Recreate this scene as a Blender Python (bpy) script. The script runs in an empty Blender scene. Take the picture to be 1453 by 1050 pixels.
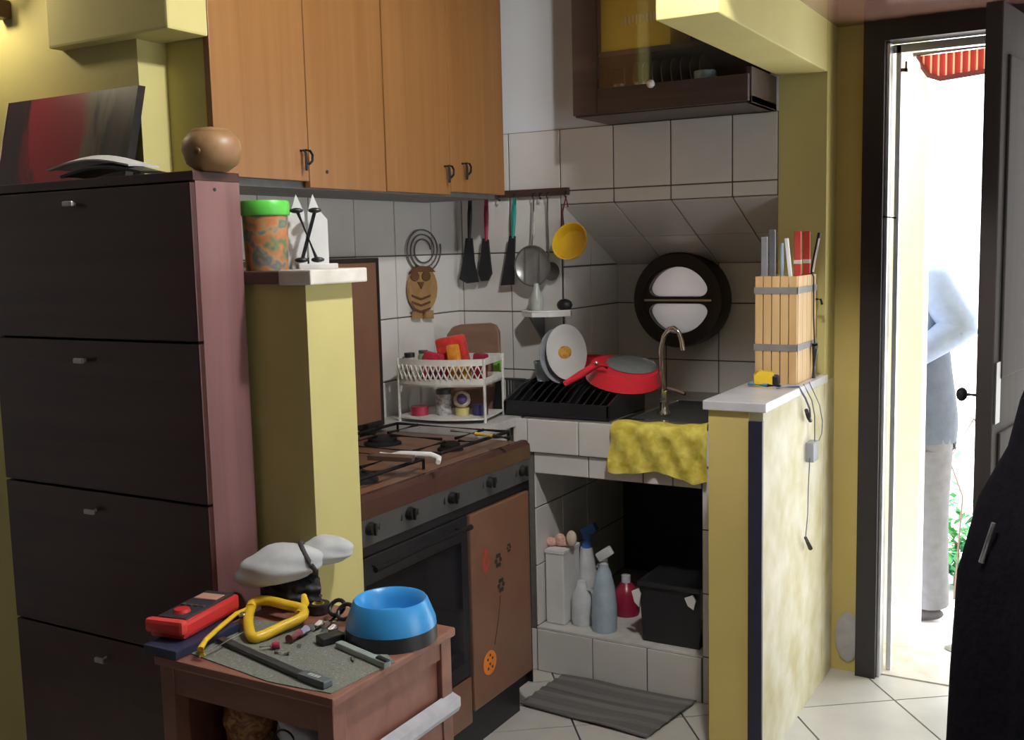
import bpy, bmesh, math, random
from mathutils import Vector, Matrix
random.seed(7)
scene = bpy.context.scene
COL = scene.collection

# ------------------------------------------------------------------ camera
FPX, CX, CY = 1505.0, 726.5, 525.0
R = Matrix(((0.86705973, -0.03697342, 0.49683034),
            (0.49765962, 0.11089192, -0.86025455),
            (-0.02328792, 0.99314447, 0.1145501)))
CAM = Vector((0, 0, 1.45))
cd = bpy.data.cameras.new('camera')
cd.sensor_fit = 'HORIZONTAL'; cd.sensor_width = 36.0; cd.lens = 36.0 * FPX / 1453.0
cd.clip_start = 0.02; cd.clip_end = 200
cam = bpy.data.objects.new('camera', cd); COL.objects.link(cam)
cam.matrix_world = Matrix.Translation(CAM) @ R.to_4x4()
scene.camera = cam

def hit(px, py, ax, val):
    """world point on the plane axis=val seen at a photo pixel"""
    r = R @ Vector((px - CX, -(py - CY), -FPX))
    t = (val - CAM[ax]) / r[ax]
    return CAM + t * r

# ------------------------------------------------------------------ light
world = bpy.data.worlds.new('world'); scene.world = world; world.use_nodes = True
wn = world.node_tree; wn.nodes.clear()
wo = wn.nodes.new('ShaderNodeOutputWorld'); bg = wn.nodes.new('ShaderNodeBackground')
bg.inputs['Color'].default_value = (0.93, 0.97, 1.0, 1); bg.inputs['Strength'].default_value = 4.3
wn.links.new(bg.outputs[0], wo.inputs[0])
sd = bpy.data.lights.new('sun', 'SUN'); sd.energy = 16.0; sd.angle = math.radians(1.0); sd.color = (1, .97, .91)
sun = bpy.data.objects.new('sun', sd); COL.objects.link(sun)
sun.rotation_euler = Vector((.35, -.35, -.87)).to_track_quat('-Z', 'Y').to_euler()
vs = scene.view_settings
vs.view_transform = 'Standard'; vs.look = 'None'; vs.gamma = 1.0; vs.use_curve_mapping = False
vs.exposure = 0.0

# ------------------------------------------------------------------ materials
def _nt(name):
    m = bpy.data.materials.new(name); m.use_nodes = True
    return m, m.node_tree, m.node_tree.nodes['Principled BSDF']

def mat(name, c, rough=.5, metal=0., var=.12, scale=25., bump=0., c2=None, spec=.5, coat=0., detail=4.):
    m, nt, b = _nt(name)
    tc = nt.nodes.new('ShaderNodeTexCoord'); nz = nt.nodes.new('ShaderNodeTexNoise')
    nz.inputs['Scale'].default_value = scale; nz.inputs['Detail'].default_value = detail
    nt.links.new(tc.outputs['Object'], nz.inputs['Vector'])
    mx = nt.nodes.new('ShaderNodeMix'); mx.data_type = 'RGBA'
    a = tuple(max(0, v * (1 - var)) for v in c); bb = c2 if c2 else tuple(min(1, v * (1 + var)) for v in c)
    mx.inputs[6].default_value = (*a, 1); mx.inputs[7].default_value = (*bb, 1)
    rp = nt.nodes.new('ShaderNodeMapRange'); rp.inputs[1].default_value = .3; rp.inputs[2].default_value = .7
    nt.links.new(nz.outputs['Fac'], rp.inputs[0]); nt.links.new(rp.outputs[0], mx.inputs[0])
    nt.links.new(mx.outputs[2], b.inputs['Base Color'])
    b.inputs['Roughness'].default_value = rough; b.inputs['Metallic'].default_value = metal
    b.inputs['Specular IOR Level'].default_value = spec; b.inputs['Coat Weight'].default_value = coat
    if bump:
        bp = nt.nodes.new('ShaderNodeBump'); bp.inputs['Strength'].default_value = bump; bp.inputs['Distance'].default_value = .01
        nt.links.new(nz.outputs['Fac'], bp.inputs['Height']); nt.links.new(bp.outputs[0], b.inputs['Normal'])
    return m

def wood(name, c1, c2, rough=.4, stretch=(30, 30, 1.5), coat=0.):
    m, nt, b = _nt(name)
    tc = nt.nodes.new('ShaderNodeTexCoord'); mp = nt.nodes.new('ShaderNodeMapping')
    mp.inputs['Scale'].default_value = stretch
    nz = nt.nodes.new('ShaderNodeTexNoise'); nz.inputs['Scale'].default_value = 1.0; nz.inputs['Detail'].default_value = 6
    nz.inputs['Distortion'].default_value = .6
    cr = nt.nodes.new('ShaderNodeMix'); cr.data_type = 'RGBA'
    cr.inputs[6].default_value = (*c1, 1); cr.inputs[7].default_value = (*c2, 1)
    rp = nt.nodes.new('ShaderNodeMapRange'); rp.inputs[1].default_value = .32; rp.inputs[2].default_value = .68
    nt.links.new(tc.outputs['Object'], mp.inputs[0]); nt.links.new(mp.outputs[0], nz.inputs['Vector'])
    nt.links.new(nz.outputs['Fac'], rp.inputs[0]); nt.links.new(rp.outputs[0], cr.inputs[0])
    nt.links.new(cr.outputs[2], b.inputs['Base Color']); b.inputs['Roughness'].default_value = rough
    b.inputs['Coat Weight'].default_value = coat
    return m

def glass(name, tint=(.9, .95, .95), alpha=.15, rough=.05):
    """thin clear sheet: mostly see-through with a glossy reflection"""
    m = bpy.data.materials.new(name); m.use_nodes = True; nt = m.node_tree; nt.nodes.clear()
    o = nt.nodes.new('ShaderNodeOutputMaterial'); mx = nt.nodes.new('ShaderNodeMixShader')
    t = nt.nodes.new('ShaderNodeBsdfTransparent'); g = nt.nodes.new('ShaderNodeBsdfGlossy')
    t.inputs[0].default_value = (*tint, 1); g.inputs[0].default_value = (1, 1, 1, 1); g.inputs['Roughness'].default_value = rough
    mx.inputs[0].default_value = alpha
    nt.links.new(t.outputs[0], mx.inputs[1]); nt.links.new(g.outputs[0], mx.inputs[2]); nt.links.new(mx.outputs[0], o.inputs[0])
    return m

def frosted(name, c):
    m = bpy.data.materials.new(name); m.use_nodes = True; nt = m.node_tree; nt.nodes.clear()
    o = nt.nodes.new('ShaderNodeOutputMaterial'); mx = nt.nodes.new('ShaderNodeMixShader')
    t = nt.nodes.new('ShaderNodeBsdfTranslucent'); g = nt.nodes.new('ShaderNodeBsdfTransparent')
    nz = nt.nodes.new('ShaderNodeTexNoise'); nz.inputs['Scale'].default_value = 3.
    rp = nt.nodes.new('ShaderNodeMix'); rp.data_type = 'RGBA'
    rp.inputs[6].default_value = (c[0], c[1]*.93, c[2]*.9, 1); rp.inputs[7].default_value = (*c, 1)
    nt.links.new(nz.outputs['Fac'], rp.inputs[0]); nt.links.new(rp.outputs[2], t.inputs[0])
    g.inputs[0].default_value = (1, 1, 1, 1); mx.inputs[0].default_value = .04
    nt.links.new(t.outputs[0], mx.inputs[1]); nt.links.new(g.outputs[0], mx.inputs[2]); nt.links.new(mx.outputs[0], o.inputs[0])
    return m

def bands(name, cols, axis=2, period=.02, rough=.5, distort=0.):
    """printed stripes of the given colours along an object axis"""
    m, nt, b = _nt(name)
    tc = nt.nodes.new('ShaderNodeTexCoord'); sp = nt.nodes.new('ShaderNodeSeparateXYZ')
    nt.links.new(tc.outputs['Object'], sp.inputs[0])
    d = nt.nodes.new('ShaderNodeMath'); d.operation = 'DIVIDE'; d.inputs[1].default_value = period
    fr = nt.nodes.new('ShaderNodeMath'); fr.operation = 'FRACT'
    nt.links.new(sp.outputs[axis], d.inputs[0]); nt.links.new(d.outputs[0], fr.inputs[0])
    cr = nt.nodes.new('ShaderNodeValToRGB'); cr.color_ramp.interpolation = 'CONSTANT'
    el = cr.color_ramp.elements
    while len(el) < len(cols): el.new(.5)
    for i, c in enumerate(cols):
        el[i].position = i / len(cols); el[i].color = (*c, 1)
    src = fr.outputs[0]
    nt.links.new(src, cr.inputs[0]); nt.links.new(cr.outputs[0], b.inputs['Base Color'])
    b.inputs['Roughness'].default_value = rough
    return m

def blotch(name, cols, scale=40, rough=.5, pos=None):
    m, nt, b = _nt(name)
    tc = nt.nodes.new('ShaderNodeTexCoord'); nz = nt.nodes.new('ShaderNodeTexNoise'); nz.inputs['Scale'].default_value = scale
    nz.inputs['Detail'].default_value = 2
    nt.links.new(tc.outputs['Object'], nz.inputs['Vector'])
    cr = nt.nodes.new('ShaderNodeValToRGB'); el = cr.color_ramp.elements
    while len(el) < len(cols): el.new(.5)
    n = len(cols)
    for i, c in enumerate(cols):
        el[i].position = pos[i] if pos else .3 + .4 * i / max(1, n - 1); el[i].color = (*c, 1)
    nt.links.new(nz.outputs['Fac'], cr.inputs[0]); nt.links.new(cr.outputs[0], b.inputs['Base Color'])
    b.inputs['Roughness'].default_value = rough
    return m

YEL = mat('yellow_wall_paint', (.57, .505, .20), .75, var=.07, scale=3, bump=.08)
OCH = mat('ochre_wall_paint', (.58, .46, .15), .75, var=.10, scale=2.5, bump=.08)
PALE = mat('pale_yellow_plaster', (.62, .55, .27), .6, var=.10, scale=9, bump=.3, c2=(.76, .73, .58))
WHITE = mat('white_wall_paint', (.74, .76, .79), .8, var=.04, scale=3, bump=.05)
TILE = mat('white_wall_tile', (.72, .70, .67), .22, var=.06, scale=4)
TILEF = mat('white_floor_tile', (.55, .53, .49), .3, var=.10, scale=5)
GROUT = mat('grey_grout', (.12, .11, .10), .9, var=.2)
GROUTF = mat('dark_floor_grout', (.06, .055, .05), .9, var=.2)
ORW = wood('orange_wood_veneer', (.25, .112, .034), (.31, .148, .050), .38, (28, 28, .9))
DKW = wood('dark_mahogany', (.042, .011, .010), (.058, .016, .014), .36, (1.5, 18, 25))
DKW2 = wood('dark_brown_cabinet_wood', (.040, .026, .022), (.070, .045, .038), .4, (1.5, 20, 25))
RED_W = wood('reddish_stained_wood', (.19, .078, .056), (.27, .12, .088), .38, (4, 20, 12))
SLAT = wood('pale_slat_wood', (.55, .34, .14), (.68, .46, .22), .5, (30, 30, 2))
BLACK = mat('black_plastic', (.012, .012, .015), .4, var=.2)
BLACKM = mat('black_metal', (.012, .011, .012), .6, var=.2, spec=.2)
DGREY = mat('dark_grey_metal', (.07, .068, .068), .4, var=.1)
STEEL = mat('brushed_steel', (.55, .55, .54), .25, 1., var=.05)
CHROME = mat('chrome', (.75, .75, .75), .12, 1., var=.02)
ALU = mat('aluminium', (.72, .74, .78), .3, .9, var=.05)
MARBLE = mat('cream_marble', (.62, .58, .50), .3, var=.12, scale=14, c2=(.75, .72, .66))
GREYM = mat('grey_marble', (.55, .54, .56), .3, var=.12, scale=12)
WPL = mat('white_plastic', (.78, .78, .78), .4, var=.03)
CER = mat('white_ceramic', (.75, .75, .74), .15, var=.02)
BROWNE = mat('brown_enamel', (.19, .095, .058), .3, var=.14, scale=6)
MAROON = mat('maroon_enamel', (.060, .026, .022), .25, var=.1, scale=6)
BGL = mat('black_oven_glass', (.010, .010, .014), .08, var=.1)
REDP = mat('red_plastic', (.60, .035, .035), .35, var=.08)
REDE = mat('red_enamel', (.72, .03, .05), .2, var=.05)
BLUP = mat('sky_blue_plastic', (.04, .30, .68), .3, var=.05)
YELP = mat('yellow_plastic', (.80, .52, .03), .35, var=.06)
YCL = mat('yellow_cloth', (.74, .60, .06), .95, var=.22, scale=35, bump=.5, c2=(.84, .73, .16))
GRN = mat('green_plastic', (.10, .55, .06), .4, var=.06)
TEAL = mat('teal_plastic', (.02, .28, .25), .4, var=.06)
CRIM = mat('crimson_plastic', (.32, .02, .06), .4, var=.06)

# ------------------------------------------------------------------ mesh helpers
def bx(bm, lo, hi, bev=0.):
    lo, hi = [min(a, b) for a, b in zip(lo, hi)], [max(a, b) for a, b in zip(lo, hi)]
    r = bmesh.ops.create_cube(bm, size=1.0)
    vv = r['verts']
    for v in vv:
        v.co = Vector([lo[i] + (v.co[i] + .5) * (hi[i] - lo[i]) for i in range(3)])
    if bev:
        es = list({e for v in vv for e in v.link_edges})
        bmesh.ops.bevel(bm, geom=es, offset=bev, segments=2, affect='EDGES', profile=.6)
    return bm

def obx(bm, c, half, rot, bev=0.):
    """box with a rotation matrix"""
    n0 = len(bm.verts); bm.verts.ensure_lookup_table()
    before = set(bm.verts)
    bx(bm, [-h for h in half], half, bev)
    M = Matrix.Translation(Vector(c)) @ rot.to_4x4()
    for v in bm.verts:
        if v not in before: v.co = M @ v.co
    return bm

def frame_of(d):
    d = Vector(d).normalized()
    up = Vector((0, 0, 1)) if abs(d.z) < .95 else Vector((0, 1, 0))
    a = d.cross(up).normalized(); b = a.cross(d).normalized()
    return a, b

def tube(bm, pts, r, seg=8, caps=True):
    pts = [Vector(p) for p in pts]; n = len(pts)
    rs = r if isinstance(r, (list, tuple)) else [r] * n
    rings = []; a = b = None
    for i, p in enumerate(pts):
        d = (pts[min(i + 1, n - 1)] - pts[max(i - 1, 0)])
        if d.length < 1e-9: d = Vector((0, 0, 1))
        d.normalize()
        if a is None: a, b = frame_of(d)
        else:
            a = (a - d * a.dot(d));
            if a.length < 1e-6: a, b = frame_of(d)
            a.normalize(); b = d.cross(a)
        rings.append([bm.verts.new(p + (a * math.cos(t) + b * math.sin(t)) * rs[i]) for t in [2 * math.pi * k / seg for k in range(seg)]])
    for i in range(n - 1):
        for k in range(seg):
            bm.faces.new((rings[i][k], rings[i][(k + 1) % seg], rings[i + 1][(k + 1) % seg], rings[i + 1][k]))
    if caps:
        bm.faces.new(rings[0][::-1]); bm.faces.new(rings[-1])
    return bm

def spl(pts, n=4):
    """catmull-rom resample of (vector) points"""
    P = [Vector(p) for p in pts]; out = []
    for i in range(len(P) - 1):
        a, b, c, d = P[max(i - 1, 0)], P[i], P[i + 1], P[min(i + 2, len(P) - 1)]
        for k in range(n):
            t = k / n; out.append(.5 * ((2 * b) + (c - a) * t + (2 * a - 5 * b + 4 * c - d) * t * t + (3 * b - a - 3 * c + d) * t ** 3))
    return out + [P[-1]]

def lathe(bm, prof, c=(0, 0, 0), seg=24, axis=2, sx=1., sy=1.):
    """profile [(r,h)...] around an axis through c"""
    c = Vector(c); rings = []
    for r, h in prof:
        ring = []
        if r < 1e-6:
            p = [0, 0, 0]; p[axis] = h; ring = [bm.verts.new(c + Vector(p))]
        else:
            for k in range(seg):
                t = 2 * math.pi * k / seg; p = [0, 0, 0]
                p[axis] = h; p[(axis + 1) % 3] = r * math.cos(t) * sx; p[(axis + 2) % 3] = r * math.sin(t) * sy
                ring.append(bm.verts.new(c + Vector(p)))
        rings.append(ring)
    for A, B in zip(rings, rings[1:]):
        if len(A) == 1 and len(B) == 1: continue
        for k in range(seg):
            k2 = (k + 1) % seg
            if len(A) == 1: bm.faces.new((A[0], B[k2], B[k]))
            elif len(B) == 1: bm.faces.new((A[k], A[k2], B[0]))
            else: bm.faces.new((A[k], A[k2], B[k2], B[k]))
    if tuple(prof[0]) == tuple(prof[-1]):
        bmesh.ops.remove_doubles(bm, verts=rings[0] + rings[-1], dist=1e-6)
        return bm
    if len(rings[0]) > 1: bm.faces.new(rings[0][::-1])
    if len(rings[-1]) > 1: bm.faces.new(rings[-1])
    return bm

def prism(bm, poly, o, u, v, th):
    """2d polygon (a,b) on the plane o + a*u + b*v, extruded by th along u x v"""
    o, u, v = Vector(o), Vector(u), Vector(v); n = u.cross(v).normalized() * th
    A = [bm.verts.new(o + u * a + v * b) for a, b in poly]; B = [bm.verts.new(q.co + n) for q in A]
    bm.faces.new(A[::-1]); bm.faces.new(B)
    m = len(A)
    for i in range(m): bm.faces.new((A[i], A[(i + 1) % m], B[(i + 1) % m], B[i]))
    return bm

def ball(bm, c, r, s=(1, 1, 1), sub=2):
    ret = bmesh.ops.create_icosphere(bm, subdivisions=sub, radius=r)
    for v in ret['verts']: v.co = Vector(c) + Vector((v.co.x * s[0], v.co.y * s[1], v.co.z * s[2]))
    return bm

def arc(cx, cz, r, a0, a1, n):
    return [(cx + r * math.cos(math.radians(a0 + (a1 - a0) * i / n)), cz + r * math.sin(math.radians(a0 + (a1 - a0) * i / n))) for i in range(n + 1)]

def B(): return bmesh.new()

def obj(name, bm, m, parent=None, world=True, smooth=None):
    """link a bmesh as one mesh object; a child keeps its world place"""
    bmesh.ops.recalc_face_normals(bm, faces=bm.faces)
    me = bpy.data.meshes.new(name)
    if parent is not None and world:
        bmesh.ops.transform(bm, matrix=root_mw(parent).inverted(), verts=bm.verts)
    if smooth is not None:
        for f in bm.faces: f.smooth = True
    bm.to_mesh(me); bm.free()
    if smooth is not None:
        try: me.set_sharp_from_angle(angle=math.radians(smooth))
        except Exception: pass
    for mm in (m if isinstance(m, (list, tuple)) else [m]): me.materials.append(mm)
    o = bpy.data.objects.new(name, me); COL.objects.link(o)
    if parent is not None: o.parent = parent
    return o

def root_mw(o):
    M = o.matrix_basis.copy()
    while o.parent is not None:
        o = o.parent; M = o.matrix_basis @ M
    return M

def tag(o, label, cat, group=None):
    o['label'] = label; o['category'] = cat
    if group: o['group'] = group
    return o

def thing(name, label, cat, loc=(0, 0, 0), rotz=0., group=None):
    o = bpy.data.objects.new(name, None); COL.objects.link(o); o.empty_display_size = .05
    o.location = loc; o.rotation_euler = (0, 0, rotz)
    o.matrix_basis = Matrix.Translation(Vector(loc)) @ Matrix.Rotation(rotz, 4, 'Z')
    return tag(o, label, cat, group)

def struct(name, bm, m, label=None, parent=None, smooth=None):
    o = obj(name, bm, m, parent, smooth=smooth)
    if parent is None:
        o['kind'] = 'structure'
        if label: o['label'] = label
    return o

def one(name, bm, m, label, cat, group=None, smooth=None, base=None):
    """a thing that is a single mesh; its origin is moved to its base"""
    vs_ = [v.co.copy() for v in bm.verts]
    c = Vector(((min(v.x for v in vs_) + max(v.x for v in vs_)) / 2, (min(v.y for v in vs_) + max(v.y for v in vs_)) / 2, min(v.z for v in vs_))) if base is None else Vector(base)
    bmesh.ops.translate(bm, vec=-c, verts=bm.verts)
    o = obj(name, bm, m, None, smooth=smooth); o.location = c
    o.matrix_basis = Matrix.Translation(c)
    return tag(o, label, cat, group)

def bool_cut(o, cutter_bm):
    bmesh.ops.recalc_face_normals(cutter_bm, faces=cutter_bm.faces)
    me = bpy.data.meshes.new('cut'); cutter_bm.to_mesh(me)
    c = bpy.data.objects.new('cut', me); COL.objects.link(c)
    md = o.modifiers.new('b', 'BOOLEAN'); md.operation = 'DIFFERENCE'; md.object = c; md.solver = 'EXACT'
    dg = bpy.context.evaluated_depsgraph_get(); dg.update()
    nm = bpy.data.meshes.new_from_object(o.evaluated_get(dg))
    o.modifiers.clear(); old = o.data; nm.name = old.name; o.data = nm
    bpy.data.objects.remove(c); bpy.data.meshes.remove(me)

def apply_mods(o):
    dg = bpy.context.evaluated_depsgraph_get(); dg.update()
    nm = bpy.data.meshes.new_from_object(o.evaluated_get(dg)); o.modifiers.clear(); o.data = nm
    for p in nm.polygons: p.use_smooth = True

def clip_poly(poly, lo, hi):
    for ax, s, lim in ((0, 1, lo[0]), (0, -1, -hi[0]), (1, 1, lo[1]), (1, -1, -hi[1])):
        out = []
        for i in range(len(poly)):
            p, q = poly[i], poly[(i + 1) % len(poly)]
            dp, dq = s * p[ax] - lim, s * q[ax] - lim
            if dp >= 0: out.append(p)
            if (dp > 0) != (dq > 0) and abs(dp - dq) > 1e-12:
                t = dp / (dp - dq); out.append((p[0] + (q[0] - p[0]) * t, p[1] + (q[1] - p[1]) * t))
        poly = out
        if len(poly) < 3: return []
    return poly

_tc = {}
def tile_mesh(w, h, th, m, name):
    k = (round(w, 3), round(h, 3), th, m.name, name)
    if k not in _tc:
        bm = B(); bx(bm, (0, 0, 0), (w, h, th), min(.0025, th * .45))
        me = bpy.data.meshes.new(name); bmesh.ops.recalc_face_normals(bm, faces=bm.faces); bm.to_mesh(me); bm.free(); me.materials.append(m); _tc[k] = me
    return _tc[k]

def tiles(parent, o, u, v, us, vs_, m=None, th=.006, gap=.004, skip=None):
    """one tile object per cell of the joint lines us x vs on plane o + u,v (normal u x v)"""
    u, v, o = Vector(u).normalized(), Vector(v).normalized(), Vector(o); n = u.cross(v)
    out = []
    for a0, a1 in zip(us, us[1:]):
        for b0, b1 in zip(vs_, vs_[1:]):
            w, h = abs(a1 - a0) - gap, abs(b1 - b0) - gap
            if w < .008 or h < .008: continue
            if skip and skip((a0 + a1) / 2, (b0 + b1) / 2): continue
            t = bpy.data.objects.new('tile', tile_mesh(w, h, th, m or TILE, 'tile')); COL.objects.link(t)
            p = o + u * (min(a0, a1) + gap / 2) + v * (min(b0, b1) + gap / 2) - n * .001
            p += n * random.uniform(-.0006, .0006)
            M = Matrix((u, v, n)).transposed().to_4x4(); M.translation = p
            t.parent = parent; t.matrix_basis = root_mw(parent).inverted() @ M
            out.append(t)
    return out

def rng(a, b, step, start=None):
    """joint lines between a and b, at start + k*step, with the ends"""
    s = a if start is None else start
    k = math.ceil((a - s) / step + 1e-6); out = [a]
    while s + k * step < b - 1e-6:
        if s + k * step > a + 1e-6: out.append(s + k * step)
        k += 1
    return out + [b]

# ================================================================== STRUCTURE
YU, YL, XL, CT, YF = 3.41, 3.88, -2.2, .88, 3.08      # upper back wall, recessed back wall, left wall, counter height, counter front
XB0, XB1, YH, YD = -.969, -.818, 2.745, 3.543         # half wall sides and end, entry wall
CEIL = 2.7
# floor
fl = struct('floor', bx(B(), (-4.0, -1.2, -.15), (1.3, 3.80, -.006)), GROUTF, 'floor of white diagonal tiles')
ang = math.atan2(-.797, .605)
fu, fv = Vector((math.cos(ang), math.sin(ang))), Vector((-math.sin(ang), math.cos(ang)))
FS = .343; org = Vector((-1.607, 3.025))
FLO, FHI = (-3.2, .6), (.6, 3.56)
for i in range(-14, 16):
    for j in range(-14, 16):
        g = .003
        cs = []
        for a, b in ((i + 0, j), (i + 1, j), (i + 1, j + 1), (i, j + 1)):
            aa = a * FS + (g if a == i else -g); bb = b * FS + (g if b == j else -g)
            p = org + fu * aa + fv * bb; cs.append((p.x, p.y))
        pl = clip_poly(cs, FLO, FHI)
        if len(pl) < 3: continue
        A = abs(sum(pl[k][0] * pl[(k + 1) % len(pl)][1] - pl[(k + 1) % len(pl)][0] * pl[k][1] for k in range(len(pl)))) / 2
        if A < .002: continue
        obj('tile', prism(B(), pl, (0, 0, -.0065), (1, 0, 0), (0, 1, 0), .0065 + random.uniform(-.0004, .0004)), TILEF, fl)

# left wall of the kitchen, tiled between worktop and wall cabinets
wl = struct('wall_left', bx(B(), (XL - .2, 1.892, 0), (XL, YU + .4, CEIL)), [WHITE], 'white left kitchen wall, tiled below the cabinets')
zrows = [.80, 1.0, 1.215, 1.431, 1.646, 1.862]
gl = obj('tile_bed', bx(B(), (XL - .001, 1.9, .78), (XL + .003, YU, 1.862)), GROUT, wl)
tiles(wl, (XL + .003, 0, 0), (0, 1, 0), (0, 0, 1), [1.9] + rng(2.12, YU, .223, 2.785), zrows)
# back wall
bw = B()
bx(bw, (XL, YU, 0), (-1.749, 4.03, 1.6)); bx(bw, (XL - .2, YU, 1.6), (XB0, 4.03, CEIL))
wb = struct('wall_back', bw, WHITE, 'white back kitchen wall, tiled, with splayed recess around the round window')
WC, WR = Vector((-1.456, YL, 1.2385)), .178
lowb = obj('recess_wall', bx(B(), (-1.749, YL, 0), (XB0, 4.03, 1.5)), GROUT, wb)
bool_cut(lowb, lathe(B(), [(.142, -.3), (.142, .3)], WC, 48, axis=1))
obj('recess_head', prism(B(), [(YU + .002, 1.598), (YL, 1.378), (4.0, 1.378), (4.0, 1.62), (YU + .002, 1.62)], (-1.749, 0, 0), (0, 1, 0), (0, 0, 1), XB0 + 1.749), GROUT, wb)
obj('tile_bed', bx(B(), (XL, YU - .003, .80), (-1.749, YU + .001, 1.862)), GROUT, wb)
obj('tile_bed', bx(B(), (-1.749, YU - .003, 1.598), (XB0, YU + .001, 1.862)), GROUT, wb)
obj('tile_bed', bx(B(), (-1.752, YU - .003, .80), (-1.747, YL, 1.598)), GROUT, wb)
xj = [XL, -2.169, -1.959, -1.749]
tiles(wb, (0, YU - .003, 0), (1, 0, 0), (0, 0, 1), xj, zrows)
xj2 = [-1.749, -1.542, -1.332, -1.119, XB0]
tiles(wb, (0, YU - .003, 0), (1, 0, 0), (0, 0, 1), xj2, [1.598, 1.646, 1.862])
sd_ = Vector((0, YL - YU, 1.378 - 1.598)); sl = sd_.length
tiles(wb, (0, YU, 1.598), (1, 0, 0), -sd_, xj2, [-sl, -sl * .52, 0])
lows = tiles(wb, (0, YL, 0), (1, 0, 0), (0, 0, 1), [-1.749, -1.541, -1.328, -1.12, XB0], [.80, 1.003, 1.223, 1.376])
for t in lows:
    w, h = t.data.vertices[0], None
    lo = t.matrix_basis.translation; me = t.data
    W_ = max(v.co.x for v in me.vertices); H_ = max(v.co.y for v in me.vertices)
    nx = min(max(WC.x, lo.x), lo.x + W_); nz = min(max(WC.z, lo.z), lo.z + H_)
    if math.hypot(nx - WC.x, nz - WC.z) < .155:
        t.data = me.copy()
        bool_cut(t, lathe(B(), [(.155, -.3), (.155, .3)], WC, 48, axis=1))
tiles(wb, (-1.747, 0, 0), (0, 1, 0), (0, 0, 1), [YU, YU + .22, YL], [.80, 1.003, 1.223, 1.376])
for pl in ([(YU + .002, 1.38), (YU + .218, 1.38), (YU + .218, 1.492), (YU + .002, 1.592)], [(YU + .222, 1.38), (YL - .01, 1.38), (YU + .222, 1.488)]):
    obj('tile', prism(B(), pl, (-1.748, 0, 0), (0, 1, 0), (0, 0, 1), .006), TILE, wb)
# yellow pier beside the recess (flush with the upper back wall), above the half wall
struct('wall_pier', bx(B(), (XB0, YU, 0), (XB1, 4.03, CEIL)), YEL, 'yellow painted pier at the end of the tiles')
# entry wall with door opening
ew = B()
DX0, DX1, DZ = -.722, .16, 2.118
bx(ew, (XB1, YD, 0), (DX0, 3.80, CEIL)); bx(ew, (DX1, YD, 0), (1.5, 3.80, CEIL)); bx(ew, (DX0, YD, DZ), (DX1, 3.80, CEIL))
struct('wall_entry', ew, OCH, 'ochre entry wall around the door')
# half wall with stone cap and plank
hw = struct('wall_half', bx(B(), (XB0, YH, 0), (XB1, YU, 1.002)), [PALE], 'pale yellow half wall between sink and door')
bx_ = bx(B(), (XB1, YU, 0), (XB1 + .0005, YD, 1.0))
obj('plaster_return', bx(B(), (XB0 + .02, YU - .001, 0), (XB1 + .001, YD, 1.002)), PALE, hw)
obj('cap', bx(B(), (XB0 - .012, YH - .016, 1.0), (XB1 + .012, YU, 1.026), .003), GREYM, hw)
obj('end_face', bx(B(), (XB0 + .001, YH - .004, 0), (-.856, YH + .001, 1.001)), OCH, hw)
obj('edge_strip', bx(B(), (-.855, YH - .010, 0), (XB1 + .001, YH + .002, .975)), mat('navy_black_strip', (.012, .012, .03), .5), hw)
# overhead beam on the half wall line, running out from the pier
struct('trim_1', bx(B(), (XB0, 2.385, 1.968), (XB1, YU, CEIL), .004), YEL, 'yellow painted beam above the half wall')
# low glossy loft panel in front of the door
struct('ceiling_loft', bx(B(), (XB1, 2.3, 2.122), (1.3, YD, 2.16)), wood('varnished_loft_panel', (.21, .105, .085), (.30, .17, .14), .18, (2, 12, 12), .5), 'varnished brown loft soffit above the entry')
# living-room wall beside the cabinets with boxed trunking
struct('wall_living', bx(B(), (-4.0, 1.78, 0), (-2.02, 1.99, CEIL)), YEL, 'yellow living room wall behind the shoe cabinet')
struct('trim_2', bx(B(), (-2.02, 1.868, 1.412), (-1.893, 1.890, CEIL)), YEL, 'narrow yellow strip of wall beside the wall cabinets')
struct('trim_3', bx(B(), (-2.284, 1.74, 1.955), (-1.872, 1.862, CEIL), .006), YEL, 'yellow boxed-in trunking on the living room wall')
# partition between shoe cabinet and stove
pt = struct('wall_partition', bx(B(), (XL, 1.732, 0), (-1.5, 1.888, 1.384)), YEL, 'yellow partition pillar beside the stove')
obj('cap', bx(B(), (-2.195, 1.715, 1.384), (-1.557, 1.90, 1.412), .003), mat('brown_stone', (.11, .065, .055), .5), pt)
obj('cap_end', bx(B(), (-1.557, 1.712, 1.382), (-1.468, 1.905, 1.414), .004), MARBLE, pt)
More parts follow.
